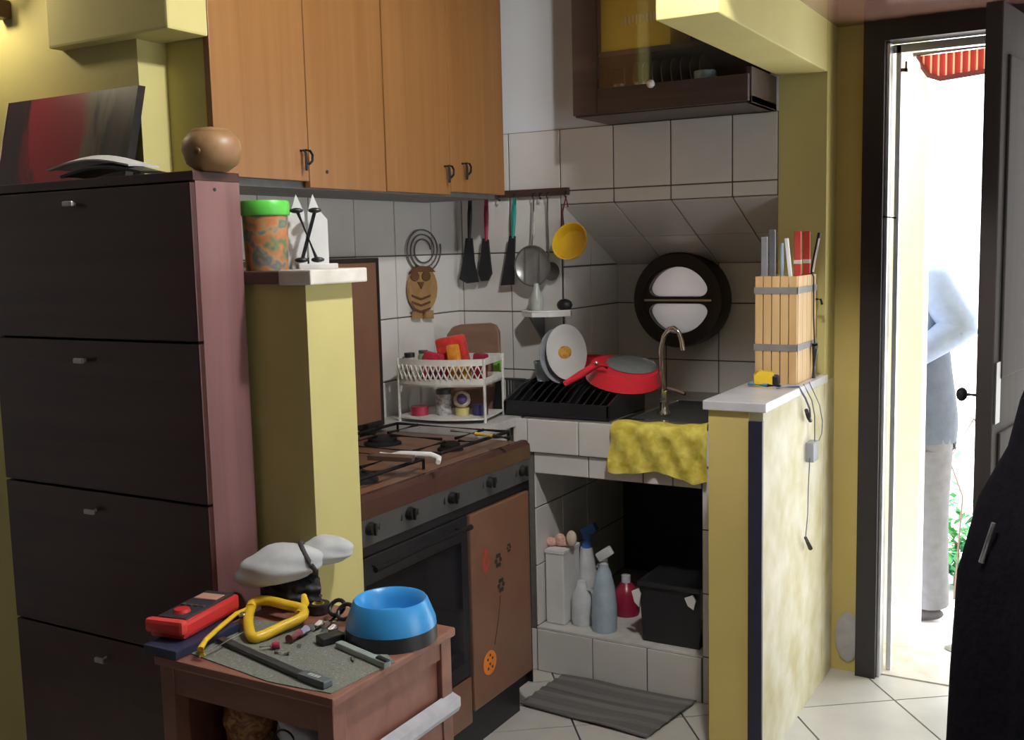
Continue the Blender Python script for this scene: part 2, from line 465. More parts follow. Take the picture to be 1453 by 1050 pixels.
# rest of the room shell (out of view) with a window in the right wall
struct('wall_far_left', bx(B(), (-4.2, -1.2, 0), (-4.0, 1.99, CEIL)), WHITE, 'white end wall of the living room')
struct('wall_rear', bx(B(), (-4.2, -1.4, 0), (1.5, -1.2, CEIL)), DKW2, 'rear wall behind, dark wood finish added to cut bounce light')  # unseen wall, dark finish invented to soak up bounced light
rw = B(); RX = 1.3
RY0, RY1, RZ0, RZ1 = 1.5, 3.1, .3, 1.80
bx(rw, (RX, -1.2, 0), (RX + .2, RY0, CEIL)); bx(rw, (RX, RY1, 0), (RX + .2, 3.8, CEIL)); bx(rw, (RX, RY0, 0), (RX + .2, RY1, RZ0)); bx(rw, (RX, RY0, RZ1), (RX + .2, RY1, CEIL))
struct('wall_right', rw, WHITE, 'white right wall with a large window')
w2 = B()
for a, b in (((RX + .06, RY0, RZ0), (RX + .12, RY0 + .05, RZ1)), ((RX + .06, RY1 - .05, RZ0), (RX + .12, RY1, RZ1)), ((RX + .06, RY0, RZ0), (RX + .12, RY1, RZ0 + .05)), ((RX + .06, RY0, RZ1 - .05), (RX + .12, RY1, RZ1)), ((RX + .06, 2.275, RZ0), (RX + .12, 2.325, RZ1))): bx(w2, a, b)
struct('window_2', w2, WPL, 'white framed window in the right wall')
struct('ceiling', bx(B(), (-4.2, -1.4, CEIL), (1.5, 4.03, CEIL + .15)), wood('pale_ceiling_boards', (.50, .46, .40), (.58, .54, .47), .7, (2, 14, 14)), 'pale boarded ceiling')

# ceiling lamp over the middle of the room (above the frame)
cl_ = thing('ceiling_lamp', 'white ceiling lamp with an open shade above the room', 'lamp', (-.56, 1.87, 2.45))
obj('rose', lathe(B(), [(.05, 0), (.05, .03), (0, .03)], (-.56, 1.87, CEIL - .03), 20), WPL, cl_)
obj('rod', tube(B(), [(-.56, 1.87, 2.55), (-.56, 1.87, CEIL - .02)], .008, 8), WPL, cl_)
obj('shade', lathe(B(), [(.03, .12), (.16, .02), (.155, .018), (.025, .115), (.03, .12)], (-.56, 1.87, 2.45), 28), WPL, cl_, smooth=40)
cb_ = bpy.data.materials.new('lit_bulb'); cb_.use_nodes = True
cn_ = cb_.node_tree.nodes['Principled BSDF']; cn_.inputs['Emission Color'].default_value = (1, .95, .86, 1); cn_.inputs['Emission Strength'].default_value = 6
obj('bulb', ball(B(), (-.56, 1.87, 2.53), .028), cb_, cl_, smooth=60)
kl = bpy.data.lights.new('ceiling_lamp_light', 'POINT'); kl.energy = 76; kl.color = (1, .98, .945); kl.shadow_soft_size = .05
ko = bpy.data.objects.new('ceiling_lamp_light', kl); COL.objects.link(ko); ko.location = (-.56, 1.87, 2.45)

# round window
w1 = struct('window_1', lathe(B(), [(.136, -.105), (.174, -.105), (.180, -.095), (.180, .0), (.136, .0), (.136, -.105)], WC, 48, axis=1), wood('black_stained_wood', (.012, .009, .009), (.022, .016, .015), .35), 'round black-framed window over the sink', smooth=40)
def half_ring(sgn):
    bm = B(); n = 24; ri, ro = .126, .140; bar = .013; c = .032
    outer = arc(0, 0, ro, 0, 180, n)
    a0 = math.degrees(math.asin((bar + c) / ri))
    inner = arc(0, 0, ri, a0, 180 - a0, n - 8)
    x0 = inner[0][0]
    left = arc(-(abs(x0) - c), bar + c, c, 180, 270, 4); right = arc(abs(x0) - c, bar + c, c, 270, 360, 4)
    loop = inner + left + right            # closed inner outline (rounded half disc)
    # fill between outer half disc and inner outline by nearest-angle strips
    pts = loop
    cxm, czm = 0, .062
    N = 64
    def ray_hit(poly, ang):
        best = None; dx, dz = math.cos(ang), math.sin(ang)
        for i in range(len(poly)):
            (ax, az), (bx2, bz2) = poly[i], poly[(i + 1) % len(poly)]
            ex, ez = bx2 - ax, bz2 - az; den = dx * ez - dz * ex
            if abs(den) < 1e-12: continue
            t = ((ax - cxm) * ez - (az - czm) * ex) / den; s = ((ax - cxm) * dz - (az - czm) * dx) / den
            if t > 0 and -1e-9 <= s <= 1 + 1e-9 and (best is None or t > best): best = t
        return (cxm + dx * best, czm + dz * best)
    full = outer + [(-ro, -.002), (ro, -.002)]
    I = [ray_hit(loop, 2 * math.pi * k / N) for k in range(N)]; O = [ray_hit(full, 2 * math.pi * k / N) for k in range(N)]
    y0, y1 = WC.y - .096, WC.y - .06
    V = lambda p, y: bm.verts.new((WC.x + p[0], y, WC.z + sgn * p[1]))
    If, Of, Ib, Ob = [V(p, y0) for p in I], [V(p, y0) for p in O], [V(p, y1) for p in I], [V(p, y1) for p in O]
    for k in range(N):
        q = (k + 1) % N
        bm.faces.new((If[k], If[q], Of[q], Of[k])); bm.faces.new((Ib[k], Ib[q], Ob[q], Ob[k])); bm.faces.new((If[k], If[q], Ib[q], Ib[k])); bm.faces.new((Of[k], Of[q], Ob[q], Ob[k]))
    return bm
WBK = bpy.data.materials['black_stained_wood']
obj('sash', half_ring(1), WBK, w1); obj('sash', half_ring(-1), WBK, w1)
obj('glazing_bar', bx(B(), (WC.x - .133, YL - .102, WC.z - .004), (WC.x + .133, YL - .094, WC.z + .004)), STEEL, w1)
FR = frosted('frosted_glass', (.42, .405, .40))
obj('pane', lathe(B(), [(0, -.066), (.137, -.066), (.137, -.061), (0, -.061)], WC, 32, axis=1), FR, w1)

# door: black frame, aluminium profile, dark narrow leaf ajar
d1 = B()
fx0, fx1, ftop = -.716, -.668, 2.088
bx(d1, (DX0 - .01, YD - .03, 0), (fx1, YD + .06, DZ + .004)); bx(d1, (fx1, YD - .03, ftop - .028), (DX1 + .01, YD + .06, DZ + .004)); bx(d1, (DX1 - .05, YD - .03, 0), (DX1 + .01, YD + .06, ftop))
DBL = mat('black_door_paint', (.018, .014, .018), .4)
door = struct('door_1', d1, DBL, 'black framed entry door standing open')
ap = B(); bx(ap, (fx1, YD - .006, 0), (fx1 + .012, YD + .05, ftop - .03), .002); bx(ap, (fx1 + .018, YD + .06, 0), (fx1 + .034, YD + .09, ftop - .03), .002)
bx(ap, (fx1, YD + .06, ftop - .055), (DX1 - .05, YD + .09, ftop - .03))
obj('aluminium_profile', ap, ALU, door)
obj('bracket', bx(bx(B(), (fx1 + .034, YD + .05, ftop - .115), (fx1 + .052, YD + .075, ftop - .105)), (fx1 + .047, YD + .05, ftop - .115), (fx1 + .052, YD + .06, ftop - .085)), DGREY, door)
obj('strike_bolt', tube(B(), [(fx1 - .004, YD - .01, 1.52), (fx1 + .04, YD - .01, 1.515)], .004), BLACKM, door)
lf = thing('door_leaf', 'dark narrow entry door leaf ajar with round knob', 'door', (-.262, YD, 0.01), math.atan2(3.54 - 3.13, -.262 + .318))
lf.matrix_basis = Matrix.Translation((-.262, YD - .035, .01)) @ Matrix.Rotation(math.radians(262), 4, 'Z')
M_ = lf.matrix_basis
lf.location, lf.rotation_euler = (-.262, YD - .035, .01), (0, 0, math.radians(262))
LEAFM = wood('very_dark_door_wood', (.016, .012, .012), (.026, .018, .016), .85, (20, 20, 1.5))
obj('panel', bx(B(), (0, -.022, 0), (.40, .022, 2.05), .004), LEAFM, lf, world=False)
for z0, z1 in ((.12, .9), (1.05, 1.92)):
    obj('moulding', bx(B(), (.06, .020, z0), (.34, .03, z1), .006), LEAFM, lf, world=False)
obj('knob', ball(tube(B(), [(.36, -.02, 1.005), (.36, -.062, 1.005)], .007), (.36, -.068, 1.005), .020, (1, .75, 1)), BLACKM, lf, world=False, smooth=60)
obj('key_plate', bx(B(), (.335, .022, .93), (.385, .027, 1.10), .002), DGREY, lf, world=False)
struct('trim_4', bx(B(), (DX0 + .01, YD + .02, -.16), (DX1 - .01, 3.83, .004), .004), MARBLE, 'pale stone threshold under the entry door')
# damaged plaster and wall lamp
one('plaster_patch', ball(B(), (XB1 + .055, YD - .004, .12), .06, (.7, .12, 1.5), 2), mat('bare_grey_plaster', (.4, .39, .38), .9, bump=.5), 'patch of bare grey plaster at the foot of the door frame', 'patch')

# outside: ground, white gate wall
struct('ground', bx(B(), (-9, 3.80, -.4), (8, 20, -.17)), mat('sunlit_concrete', (.72, .71, .70), .9, var=.15, scale=3, bump=.3), 'pale concrete yard outside')
struct('wall_outside', bx(B(), (-1.1, 4.3, -.17), (-.662, 4.42, 2.4)), mat('white_outer_wall', (.92, .92, .92), .9, var=.03), 'white rendered wall end outside the door')

# ================================================================== FURNITURE
# ---- shoe cabinet
sc_ = thing('shoe_cabinet', 'tall dark mahogany shoe cabinet with four flap doors against the yellow pillar', 'cabinet', (-1.995, 1.655, 0))
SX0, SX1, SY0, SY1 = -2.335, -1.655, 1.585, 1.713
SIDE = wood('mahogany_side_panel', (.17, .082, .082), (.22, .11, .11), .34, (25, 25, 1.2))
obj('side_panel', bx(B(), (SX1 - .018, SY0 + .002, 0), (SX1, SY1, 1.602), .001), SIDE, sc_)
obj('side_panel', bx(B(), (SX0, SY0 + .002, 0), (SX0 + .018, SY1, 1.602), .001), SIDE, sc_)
obj('back_panel', bx(B(), (SX0 + .018, SY1 - .008, 0), (SX1 - .018, SY1, 1.602)), DKW, sc_)
obj('top_panel', bx(B(), (SX0 - .002, SY0 - .004, 1.602), (SX1 + .001, SY1, 1.622), .002), DKW, sc_)
obj('plinth', bx(B(), (SX0 + .018, SY0 + .01, 0), (SX1 - .018, SY0 + .025, .228)), DKW, sc_)
zz = [.232, .576, .922, 1.268, 1.600]
for k in range(4):
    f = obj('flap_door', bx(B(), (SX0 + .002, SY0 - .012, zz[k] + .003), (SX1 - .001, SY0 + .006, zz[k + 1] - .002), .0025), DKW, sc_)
    zk = (.528, .878, 1.222, 1.568)[k]
    kb = B(); tube(kb, [(-2.012, SY0 - .012, zk), (-2.012, SY0 - .028, zk)], .004); bx(kb, (-2.028, SY0 - .034, zk - .006), (-1.996, SY0 - .026, zk + .006), .003)
    obj('knob', kb, mat('dull_silver', (.45, .42, .42), .45, .6) if k == 0 else bpy.data.materials['dull_silver'], f)
obj('cam_hole', lathe(B(), [(0, 0), (.004, 0), (.004, .002), (0, .002)], (SX1 - .001, 1.64, 1.585), 10, axis=0), BLACK, sc_)

# ---- orange wall cabinets
def wall_cabinet(ys, label, knobs, zb):
    y0, y1 = ys[0], ys[-1]
    t = thing('wall_cabinet', label, 'cabinet', (-2.03, (y0 + y1) / 2, 1.63), group='orange wall cabinets')
    obj('body', bx(B(), (-2.192, max(y0, 1.893), 1.64), (-1.892, y1, 2.5)), ORW, t)
    for k in range(2):
        d = obj('door', bx(B(), (-1.891, ys[k] + .0015, zb[k]), (-1.871, ys[k + 1] - .0015, 2.5), .002), ORW, t)
        px, py, kind = knobs[k]
        p = hit(px, py, 0, -1.871)
        h = B()
        if kind:
            s = kind
            tube(h, [(-1.871, p.y, p.z + .022), (-1.858, p.y, p.z + .022), (-1.853, p.y, p.z + .015), (-1.853, p.y, p.z - .03)], .0035, 6)
            tube(h, [(-1.853, p.y + s * q[0], p.z + q[1]) for q in [(0, .022), (.016, .022), (.026, .012), (.024, -.004), (.012, -.012), (0, -.012)]], .0035, 6)
            obj('handle', h, BLACKM, d, smooth=60)
        else:
            obj('screw_hole', lathe(h, [(0, 0), (.005, 0), (.005, .002), (0, .002)], (-1.8715, p.y, p.z), 10, axis=0), BLACK, d)
    return t
wall_cabinet([1.86, 2.197, 2.534], 'orange wood wall cabinet above the pillar, one handle missing', [(427, 226, 1), (464, 244, 0)], (1.636, 1.620))
wall_cabinet([2.537, 2.878, 3.22], 'orange wood wall cabinet above the stove with two black handles', [(631, 246, 1), (656, 242, 1)], (1.622, 1.632))
one('cabinet_bottom_rail', bx(B(), (-2.195, 1.893, 1.618), (-1.90, 3.20, 1.64)), mat('grey_underside', (.22, .22, .22), .6), 'grey underside board beneath the orange wall cabinets', 'board')

# ---- glass-fronted dark cabinet
gc = thing('glass_cabinet', 'dark brown wall cabinet with a glass door and white knob', 'cabinet', (-1.27, 3.26, 1.865))
GX0, GX1, GY0, GY1, GZ0, GZ1 = -1.556, -.975, 3.125, 3.405, 1.862, 2.55
obj('bottom_panel', bx(B(), (GX0, GY0 + .02, GZ0), (GX1, GY1, GZ0 + .02)), DKW2, gc)
obj('side_panel', bx(B(), (GX0, GY0 + .02, GZ0 + .02), (GX0 + .018, GY1, GZ1)), DKW2, gc)
obj('side_panel', bx(B(), (GX1 - .018, GY0 + .02, GZ0), (GX1, GY1, 1.967), .002), DKW2, gc)
obj('back_panel', bx(B(), (GX0 + .018, GY1 - .008, GZ0 + .02), (GX1 - .02, GY1, 1.967 if False else GZ1)), DKW2, gc)
GSZ = 2.062
obj('shelf', bx(B(), (GX0 + .018, GY0 + .04, GSZ - .016), (GX1 - .02, GY1 - .01, GSZ)), DKW2, gc)
dr = obj('door', bx(B(), (GX0, GY0, GZ0 + .004), (GX0 + .085, GY0 + .019, GZ1), .002), DKW2, gc)
obj('rail', bx(B(), (GX0 + .086, GY0, GZ0 + .004), (GX1 - .005, GY0 + .019, GZ0 + .082), .002), DKW2, dr)
obj('pane', bx(B(), (GX0 + .08, GY0 + .008, GZ0 + .08), (GX1 - .01, GY0 + .011, GZ1)), glass('cabinet_glass', (.95, .95, .95), .05), dr)
p = hit(927, 120, 1, GY0)
obj('knob', ball(tube(B(), [(p.x, GY0, p.z), (p.x, GY0 - .015, p.z)], .006), (p.x, GY0 - .022, p.z), .0135), CER, dr, smooth=60)
# contents
zb = GZ0 + .021
bxm = mat('yellow_card_box', (.80, .58, .03), .5, var=.05)
t = thing('food_box', 'bright yellow box on the shelf of the glass cabinet', 'box', (-1.38, 3.27, GSZ))
obj('carton', bx(B(), (-1.475, 3.17, GSZ + .0005), (-1.24, 3.35, 2.40), .003), bxm, t)
bm = B()
for k in range(9): bx(bm, (-1.39 + k * .012, 3.168, 2.135 + .004 * (k % 3)), (-1.385 + k * .012, 3.1705, 2.165))
obj('print', bm, mat('pale_print', (.85, .78, .45), .6), t)
def cup(name, c, r0, r1, h, m, label, cat, group=None, th=.003):
    return one(name, lathe(B(), [(0, 0), (r0, 0), (r1, h), (r1 - th, h), (r0 - th, .004), (0, .004)], c, 20), m, label, cat, group, smooth=40)
mg = thing('mug', 'pale blue mug behind the cabinet glass', 'mug', (-1.135, 3.19, zb))
obj('cup', lathe(B(), [(0, 0), (.036, 0), (.034, .075), (.034, .09), (.031, .09), (.032, .004), (0, .004)], (-1.135, 3.19, zb), 20), mat('pale_blue_glaze', (.35, .55, .62), .25), mg, smooth=40)
obj('handle', tube(B(), [(-1.103, 3.19, zb + .07), (-1.08, 3.19, zb + .065), (-1.075, 3.19, zb + .04), (-1.10, 3.19, zb + .02)], .005), bpy.data.materials['pale_blue_glaze'], mg, smooth=60)
cup('small_bowl', (-1.035, 3.20, zb), .02, .035, .05, CER, 'small white bowl beside the pale blue mug', 'bowl')
GLS = glass('drinking_glass', (.8, .83, .85), .18)
cup('drinking_glass', (-1.42, 3.19, zb), .025, .03, .075, GLS, 'drinking glass standing on the cabinet floor behind the glass door', 'glass', 'glasses in the cabinet')
cup('drinking_glass', (-1.35, 3.20, zb), .025, .03, .075, GLS, 'drinking glass standing on the cabinet floor behind the glass door', 'glass', 'glasses in the cabinet')
PLB = mat('beige_plate_glaze', (.30, .23, .18), .3, var=.1)
for k in range(9):
    x = -1.43 + k * .032
    bm = B(); lathe(bm, [(0, 0), (.05, 0), (.08, .010), (.08, .013), (.05, .004), (0, .004)], (0, 0, 0), 24, axis=0)
    bmesh.ops.transform(bm, matrix=Matrix.Translation((x, 3.31, zb + .0805)) @ Matrix.Rotation(math.radians(-12), 4, 'Y'), verts=bm.verts)
    one('plate', bm, PLB, 'plate standing upright in the row inside the glass cabinet', 'plate', 'plates in the cabinet', smooth=40)

# ---- stove
st = thing('stove', 'brown and black freestanding gas stove with its lid raised', 'stove', (-1.84, 2.37, 0))
FX, BKX, Y0, Y1, TZ = -1.57, -2.11, 1.935, 2.80, .862
obj('body', bx(B(), (BKX, Y0, .09), (FX - .012, Y1, .82)), BLACK, st)
obj('kick_plate', bx(B(), (BKX + .04, Y0 + .02, 0), (FX - .03, Y1 - .03, .09)), BLACK, st)
obj('cooktop', bx(B(), (BKX, Y0, .835), (FX - .015, Y1, TZ - .006), .003), BROWNE, st)
obj('front_rim', prism(B(), [(FX - .02, TZ), (FX - .004, TZ), (FX + .008, TZ - .012), (FX + .012, .808), (FX - .02, .808)], (0, Y1 + .002, 0), (1, 0, 0), (0, 0, 1), Y1 - Y0 + .004), MAROON, st)
cp = obj('control_panel', prism(B(), [(FX - .014, .808), (FX + .011, .808), (FX + .003, .738), (FX - .014, .738)], (0, Y1, 0), (1, 0, 0), (0, 0, 1), Y1 - Y0), DGREY, st)
KBM = mat('black_knob', (.01, .01, .01), .35)
for px, py in ((525, 746), (581, 722), (641, 706), (695, 684), (741, 668)):
    q = hit(px, py, 0, FX + .01); q.z = min(max(q.z, .765), .782); y = q.y
    kb = lathe(B(), [(.017, 0), (.017, .010), (.014, .018), (0, .018)], (FX + .006, y, q.z), 16, axis=0); bx(kb, (FX + .022, y - .003, q.z - .015), (FX + .030, y + .003, q.z + .015), .001)
    k_ = obj('knob', kb, KBM, cp, smooth=40)
    for dy in (-.034, .028, .038): obj('scale_mark', bx(B(), (FX + .006, y + dy, q.z - .012), (FX + .0085, y + dy + .004, q.z + .014)), KBM, cp)
obj('vent_gap', bx(B(), (FX - .02, Y0 + .005, .712), (FX - .004, Y1 - .002, .738)), BLACK, st)
ov = obj('oven_door', bx(B(), (FX - .014, Y0 + .006, .245), (FX, 2.448, .708), .003), BLACK, st)
obj('oven_window', bx(B(), (FX - .001, Y0 + .05, .29), (FX + .003, 2.41, .64), .001), BGL, ov)
hb = tube(B(), [(FX + .03, Y0 + .05, .685), (FX + .03, 2.42, .685)], .008)
for y in (Y0 + .08, 2.39): tube(hb, [(FX - .002, y, .685), (FX + .03, y, .685)], .006)
obj('handle', hb, BLACKM, ov, smooth=50)
gd = obj('side_door', bx(B(), (FX - .014, 2.456, .13), (FX + .004, Y1 - .004, .706), .004), BROWNE, st)
obj('drawer', bx(B(), (FX - .014, Y0 + .006, .10), (FX, 2.448, .238), .004), BROWNE, st)
obj('corner_post', bx(B(), (FX - .014, Y1 - .003, .09), (FX + .003, Y1 + .001, .738)), BLACK, st)
ldb = bx(B(), (BKX - .03, Y0 + .01, TZ + .012), (BKX - .012, Y1 + .018, 1.428), .004)
ld = obj('lid', ldb, mat('dark_lid_frame', (.02, .015, .013), .35), st)
obj('lid_face', bx(B(), (BKX - .0115, Y0 + .02, TZ + .03), (BKX - .0085, Y1 - .005, 1.412), .001), BROWNE, ld)
for y in (Y0 + .12, Y1 - .10): obj('hinge', bx(B(), (BKX - .03, y, TZ - .02), (BKX + .01, y + .04, TZ + .03), .004), BLACKM, ld)
for (bxx, byy, r) in ((-1.97, 2.14, .036), (-1.72, 2.14, .05), (-1.97, 2.60, .045), (-1.72, 2.60, .03)):
    bn = obj('burner', lathe(B(), [(r * 1.3, 0), (r * 1.3, .006), (r, .012), (r, .02), (r * .7, .026), (0, .026)], (bxx, byy, TZ - .007), 24), BLACKM, st, smooth=40)
for yc in (2.14, 2.60):
    g = B(); z = TZ + .024
    for xx in (-2.05, -1.63): tube(g, [(xx, yc - .19, TZ - .004), (xx, yc - .19, z), (xx, yc + .19, z), (xx, yc + .19, TZ - .004)], .005, 6)
    for yy in (yc - .19, yc + .19): tube(g, [(-2.05, yy, z), (-1.63, yy, z)], .005, 6)
    for xx in (-1.97, -1.72):
        for a, b in ((-.19, -.03), (.03, .19)): tube(g, [(xx, yc + a, z), (xx, yc + b, z)], .005, 6)
    for a, b in ((-2.05, -2.0), (-1.94, -1.75), (-1.69, -1.63)): tube(g, [(a, yc, z), (b, yc, z)], .005, 6)
    obj('grate', g, BLACKM, st, smooth=60)
# stickers on the side door
xs = FX + .0042
def disc(c, r, m, nm, par, sy=1., th=.0012):
    return obj(nm, lathe(B(), [(0, 0), (r, 0), (r, th), (0, th)], (xs, c[0], c[1]), 20, axis=0, sx=1, sy=sy), m, par)
p = hit(695, 940, 0, xs); stk = disc((p.y, p.z), .036, mat('orange_sticker', (.75, .22, .03), .5), 'sticker', gd)
dt = B()
for a, b in ((-.012, .012), (.014, .01), (0, -.004), (-.010, -.016), (.013, -.016), (.002, .022)): lathe(dt, [(0, .0010), (.0045, .0010), (.0045, .0018), (0, .0018)], (xs, p.y + a, p.z + b), 8, axis=0)
obj('dot', dt, BLACK, stk)
fm = mat('black_flower_print', (.02, .018, .016), .6)
for px, py, r in ((707, 795, .013), (711, 830, .013), (722, 777, .008)):
    p = hit(px, py, 0, xs); fb = B()
    for k in range(6):
        a = k * math.pi / 3; lathe(fb, [(0, 0), (r * .55, 0), (r * .55, .001), (0, .001)], (xs, p.y + r * math.cos(a), p.z + r * 1.25 * math.sin(a)), 8, axis=0)
    obj('flower_sticker', fb, fm, gd)
a, b = hit(710, 845, 0, xs), hit(702, 915, 0, xs)
obj('stem_sticker', tube(B(), [(xs, a.y, a.z), (xs, (a.y + b.y) / 2 + .004, (a.z + b.z) / 2), (xs, b.y, b.z)], .0013, 5), fm, gd)
p = hit(689, 795, 0, xs); disc((p.y, p.z), .022, mat('red_smudge', (.30, .06, .035), .6, var=.3, scale=60), 'red_sticker', gd, 1.7, .0008)

# ---- things on the stove
p0, p1 = hit(545, 648, 2, .90), hit(612, 652, 2, .90)
sp = thing('scraper', 'white-handled brown scraper lying on the stove grate', 'scraper', (p0.x, p0.y, .889))
d = (p1 - p0).normalized(); side = Vector((-d.y, d.x, 0))
obj('handle', tube(B(), [p0 - d * .01 + Vector((0, 0, .006)), p0 + d * .05 + Vector((0, 0, .010)), p1 + Vector((0, 0, .012)), p1 + d * .022 + Vector((0, 0, .004)), p1 + d * .03 - side * .02 + Vector((0, 0, -.002))], [.007, .009, .009, .009, .007], 8), WPL, sp, smooth=60)
mb = B()
prism(mb, [(-.03, -.012), (.10, -.012), (.11, -.05), (-.02, -.055)], p0 + Vector((0, 0, .0)), d, side, .012)
obj('blade', mb, mat('dark_brown_bristle', (.08, .045, .03), .7), sp)
p0, p1 = hit(640, 611, 2, .900), hit(726, 622, 2, .900); d = p1 - p0
lg = thing('gas_lighter', 'silver, yellow and black gas lighter at the edge of the stove', 'lighter', (p0.x, p0.y, .895))
for nm, a, b, m, r in (('nozzle', 0, .45, STEEL, .004), ('grip', .42, .75, YELP, .007), ('handle', .72, 1.0, BLACK, .008)): obj(nm, tube(B(), [p0 + d * a, p0 + d * b], r, 8), m, lg, smooth=60)

# ---- tiled masonry sink unit
su = thing('sink_unit', 'white tiled masonry sink counter with an open shelf below', 'counter', (-1.5, 3.3, 0))
SHADE_PL = mat('shade_darkened_plaster', (.05, .05, .055), .9, var=.2)  # plaster colour darkened to stand in for shade inside the opening
XO0, XO1 = -1.692, -1.108          # opening
bm = B()
bx(bm, (XO1, YF, 0), (XB0 - .001, YF + .08, CT - .012)); obj('pier', bm, GROUT, su)
obj('pier', bx(B(), (-1.80, YF, 0), (XO0 - .012, YL - .02, CT - .012)), GROUT, su)
obj('plinth', bx(B(), (XO0 - .011, YF, 0), (XO1 - .001, YL - .02, .148)), GROUT, su)
obj('rear_lining', bx(B(), (XO0 - .011, YL - .06, .149), (XB0 - .001, YL - .02, CT - .17)), SHADE_PL, su)
obj('apron', bx(B(), (XO0 - .011, YF + .004, .692), (XO1 - .001, YF + .08, CT - .012)), GROUT, su)
SI = mat('sink_opening_floor', (.6, .58, .55), .4, var=.1)
obj('shelf_top', bx(B(), (XO0 - .011, YF, .148), (XO1 - .001, YL - .061, .156), .002), SI, su)
tiles(su, (XO0 - .012, 0, 0), (0, 1, 0), (0, 0, 1), [YF + .002, YF + .2, YF + .4, YL - .07], [.158, .37, .57, .70])
tiles(su, (0, YF, 0), (1, 0, 0), (0, 0, 1), [-1.775, -1.72, -1.529, -1.327, -1.125, XB0 - .002], [.765, CT], th=.012)
tiles(su, (0, YF + .004, 0), (1, 0, 0), (0, 0, 1), [XO0 - .01, -1.498, -1.306, -1.205, XO1 - .002], [.692, .765], th=.006)
tiles(su, (0, YF, 0), (1, 0, 0), (0, 0, 1), [-1.86 + .06, -1.702, -1.492, -1.296, XO1 - .002], [.0, .150])
tiles(su, (0, YF, 0), (1, 0, 0), (0, 0, 1), [XO1, -1.055, XB0 - .002], [0, .155, .36, .565, .765])
BX0, BX1, BY0, BY1 = -1.40, -1.03, 3.16, 3.62
ctp = B()
bx(ctp, (-1.742, YF + .001, CT - .012), (BX0, YL - .001, CT)); bx(ctp, (BX0, YF + .001, CT - .012), (BX1, BY0, CT)); bx(ctp, (BX0, BY1, CT - .012), (BX1, YL - .001, CT)); bx(ctp, (BX1, YF + .001, CT - .012), (XB0 - .001, YL - .001, CT))
obj('worktop', ctp, mat('grey_worktop', (.20, .19, .18), .35, var=.15, scale=8), su)
obj('corner_worktop', bx(B(), (XL + .012, 2.822, CT - .03), (-1.76, YU - .012, CT), .004), mat('white_worktop', (.55, .54, .52), .35), su)
obj('corner_support', bx(B(), (XL + .012, 2.84, 0), (-1.79, YU - .012, CT - .03)), TILE, su)
bs = B(); th = .004
bx(bs, (BX0 - .015, BY0 - .015, CT), (BX1 + .015, BY0 + .012, CT + .005), .002); bx(bs, (BX0 - .015, BY1 - .012, CT), (BX1 + .015, BY1 + .015, CT + .005), .002)
bx(bs, (BX0 - .015, BY0, CT), (BX0 + .012, BY1, CT + .005), .002); bx(bs, (BX1 - .012, BY0, CT), (BX1 + .015, BY1, CT + .005), .002)
bx(bs, (BX0 + .01, BY0 + .01, CT - .15), (BX1 - .01, BY1 - .01, CT - .145))
for lo, hi in (((BX0 + .008, BY0 + .008), (BX0 + .012, BY1 - .008)), ((BX1 - .012, BY0 + .008), (BX1 - .008, BY1 - .008)), ((BX0 + .008, BY0 + .008), (BX1 - .008, BY0 + .012)), ((BX0 + .008, BY1 - .012), (BX1 - .008, BY1 - .008))):
    bx(bs, (*lo, CT - .15), (*hi, CT + .003))
obj('basin', bs, STEEL, su)
# faucet
FY = 3.30
fc = thing('faucet', 'chrome swan-neck faucet in front of the round window', 'faucet', (-1.318, FY, CT))
pts = [hit(px, py, 1, FY) for px, py in ((942, 588), (941, 555), (939, 520), (938, 495), (942, 477), (949, 467), (956, 465), (963, 471), (967, 483), (969, 497))]
pts[0].z = CT
obj('spout', tube(B(), pts, [.013, .011, .009, .008, .008, .008, .008, .008, .008, .009], 10), CHROME, fc, smooth=60)
obj('base', lathe(B(), [(.022, 0), (.022, .01), (.014, .02), (.014, .045), (0, .045)], (pts[0].x, FY, CT), 18), CHROME, fc, smooth=40)
a, b = hit(948, 551, 1, FY - .01), hit(972, 559, 1, FY - .03)
obj('lever', tube(B(), [hit(941, 556, 1, FY), a, b], [.008, .007, .006], 8), CHROME, fc, smooth=60)
# yellow cloth over the counter edge
def sheet(name, fn, nu, nv, th, m, label=None, cat=None, parent=None, smooth=60):
    bm = B(); g = [[bm.verts.new(fn(i / nu, j / nv)) for j in range(nv + 1)] for i in range(nu + 1)]
    fs = [bm.faces.new((g[i][j], g[i + 1][j], g[i + 1][j + 1], g[i][j + 1])) for i in range(nu) for j in range(nv)]
    bmesh.ops.recalc_face_normals(bm, faces=bm.faces)
    bmesh.ops.solidify(bm, geom=bm.faces[:], thickness=th)
    if parent is not None: return obj(name, bm, m, parent, smooth=smooth)
    return one(name, bm, m, label, cat, smooth=smooth)
CX0, CX1 = -1.402, -1.085
def cl(u, v):
    x = CX0 + (CX1 - CX0) * u
    w = .006 * math.sin(9 * u * 2 + 5 * v) + .005 * math.sin(23 * u - 9 * v) + .004 * math.sin(40 * u + 14 * v)
    drop = .150 + .012 * math.sin(7 * u + 1) + .02 * u
    s = v * (.05 + drop)
    if s < .05: return Vector((x + .004 * math.sin(6 * u), YF + .033 - s, CT + .008 + .003 * math.sin(17 * u) + (.018 * max(0, u - .88) / .12)))
    k = min(1, (s - .05) / .03)
    return Vector((x - .01 * v * (1 - u), YF - .019 - .012 * k + w * k * .9, CT + .008 - (s - .05) + (.018 * max(0, u - .88) / .12)))
sheet('dish_cloth', cl, 44, 22, .004, YCL, 'crumpled yellow cloth draped over the front edge of the sink', 'cloth')

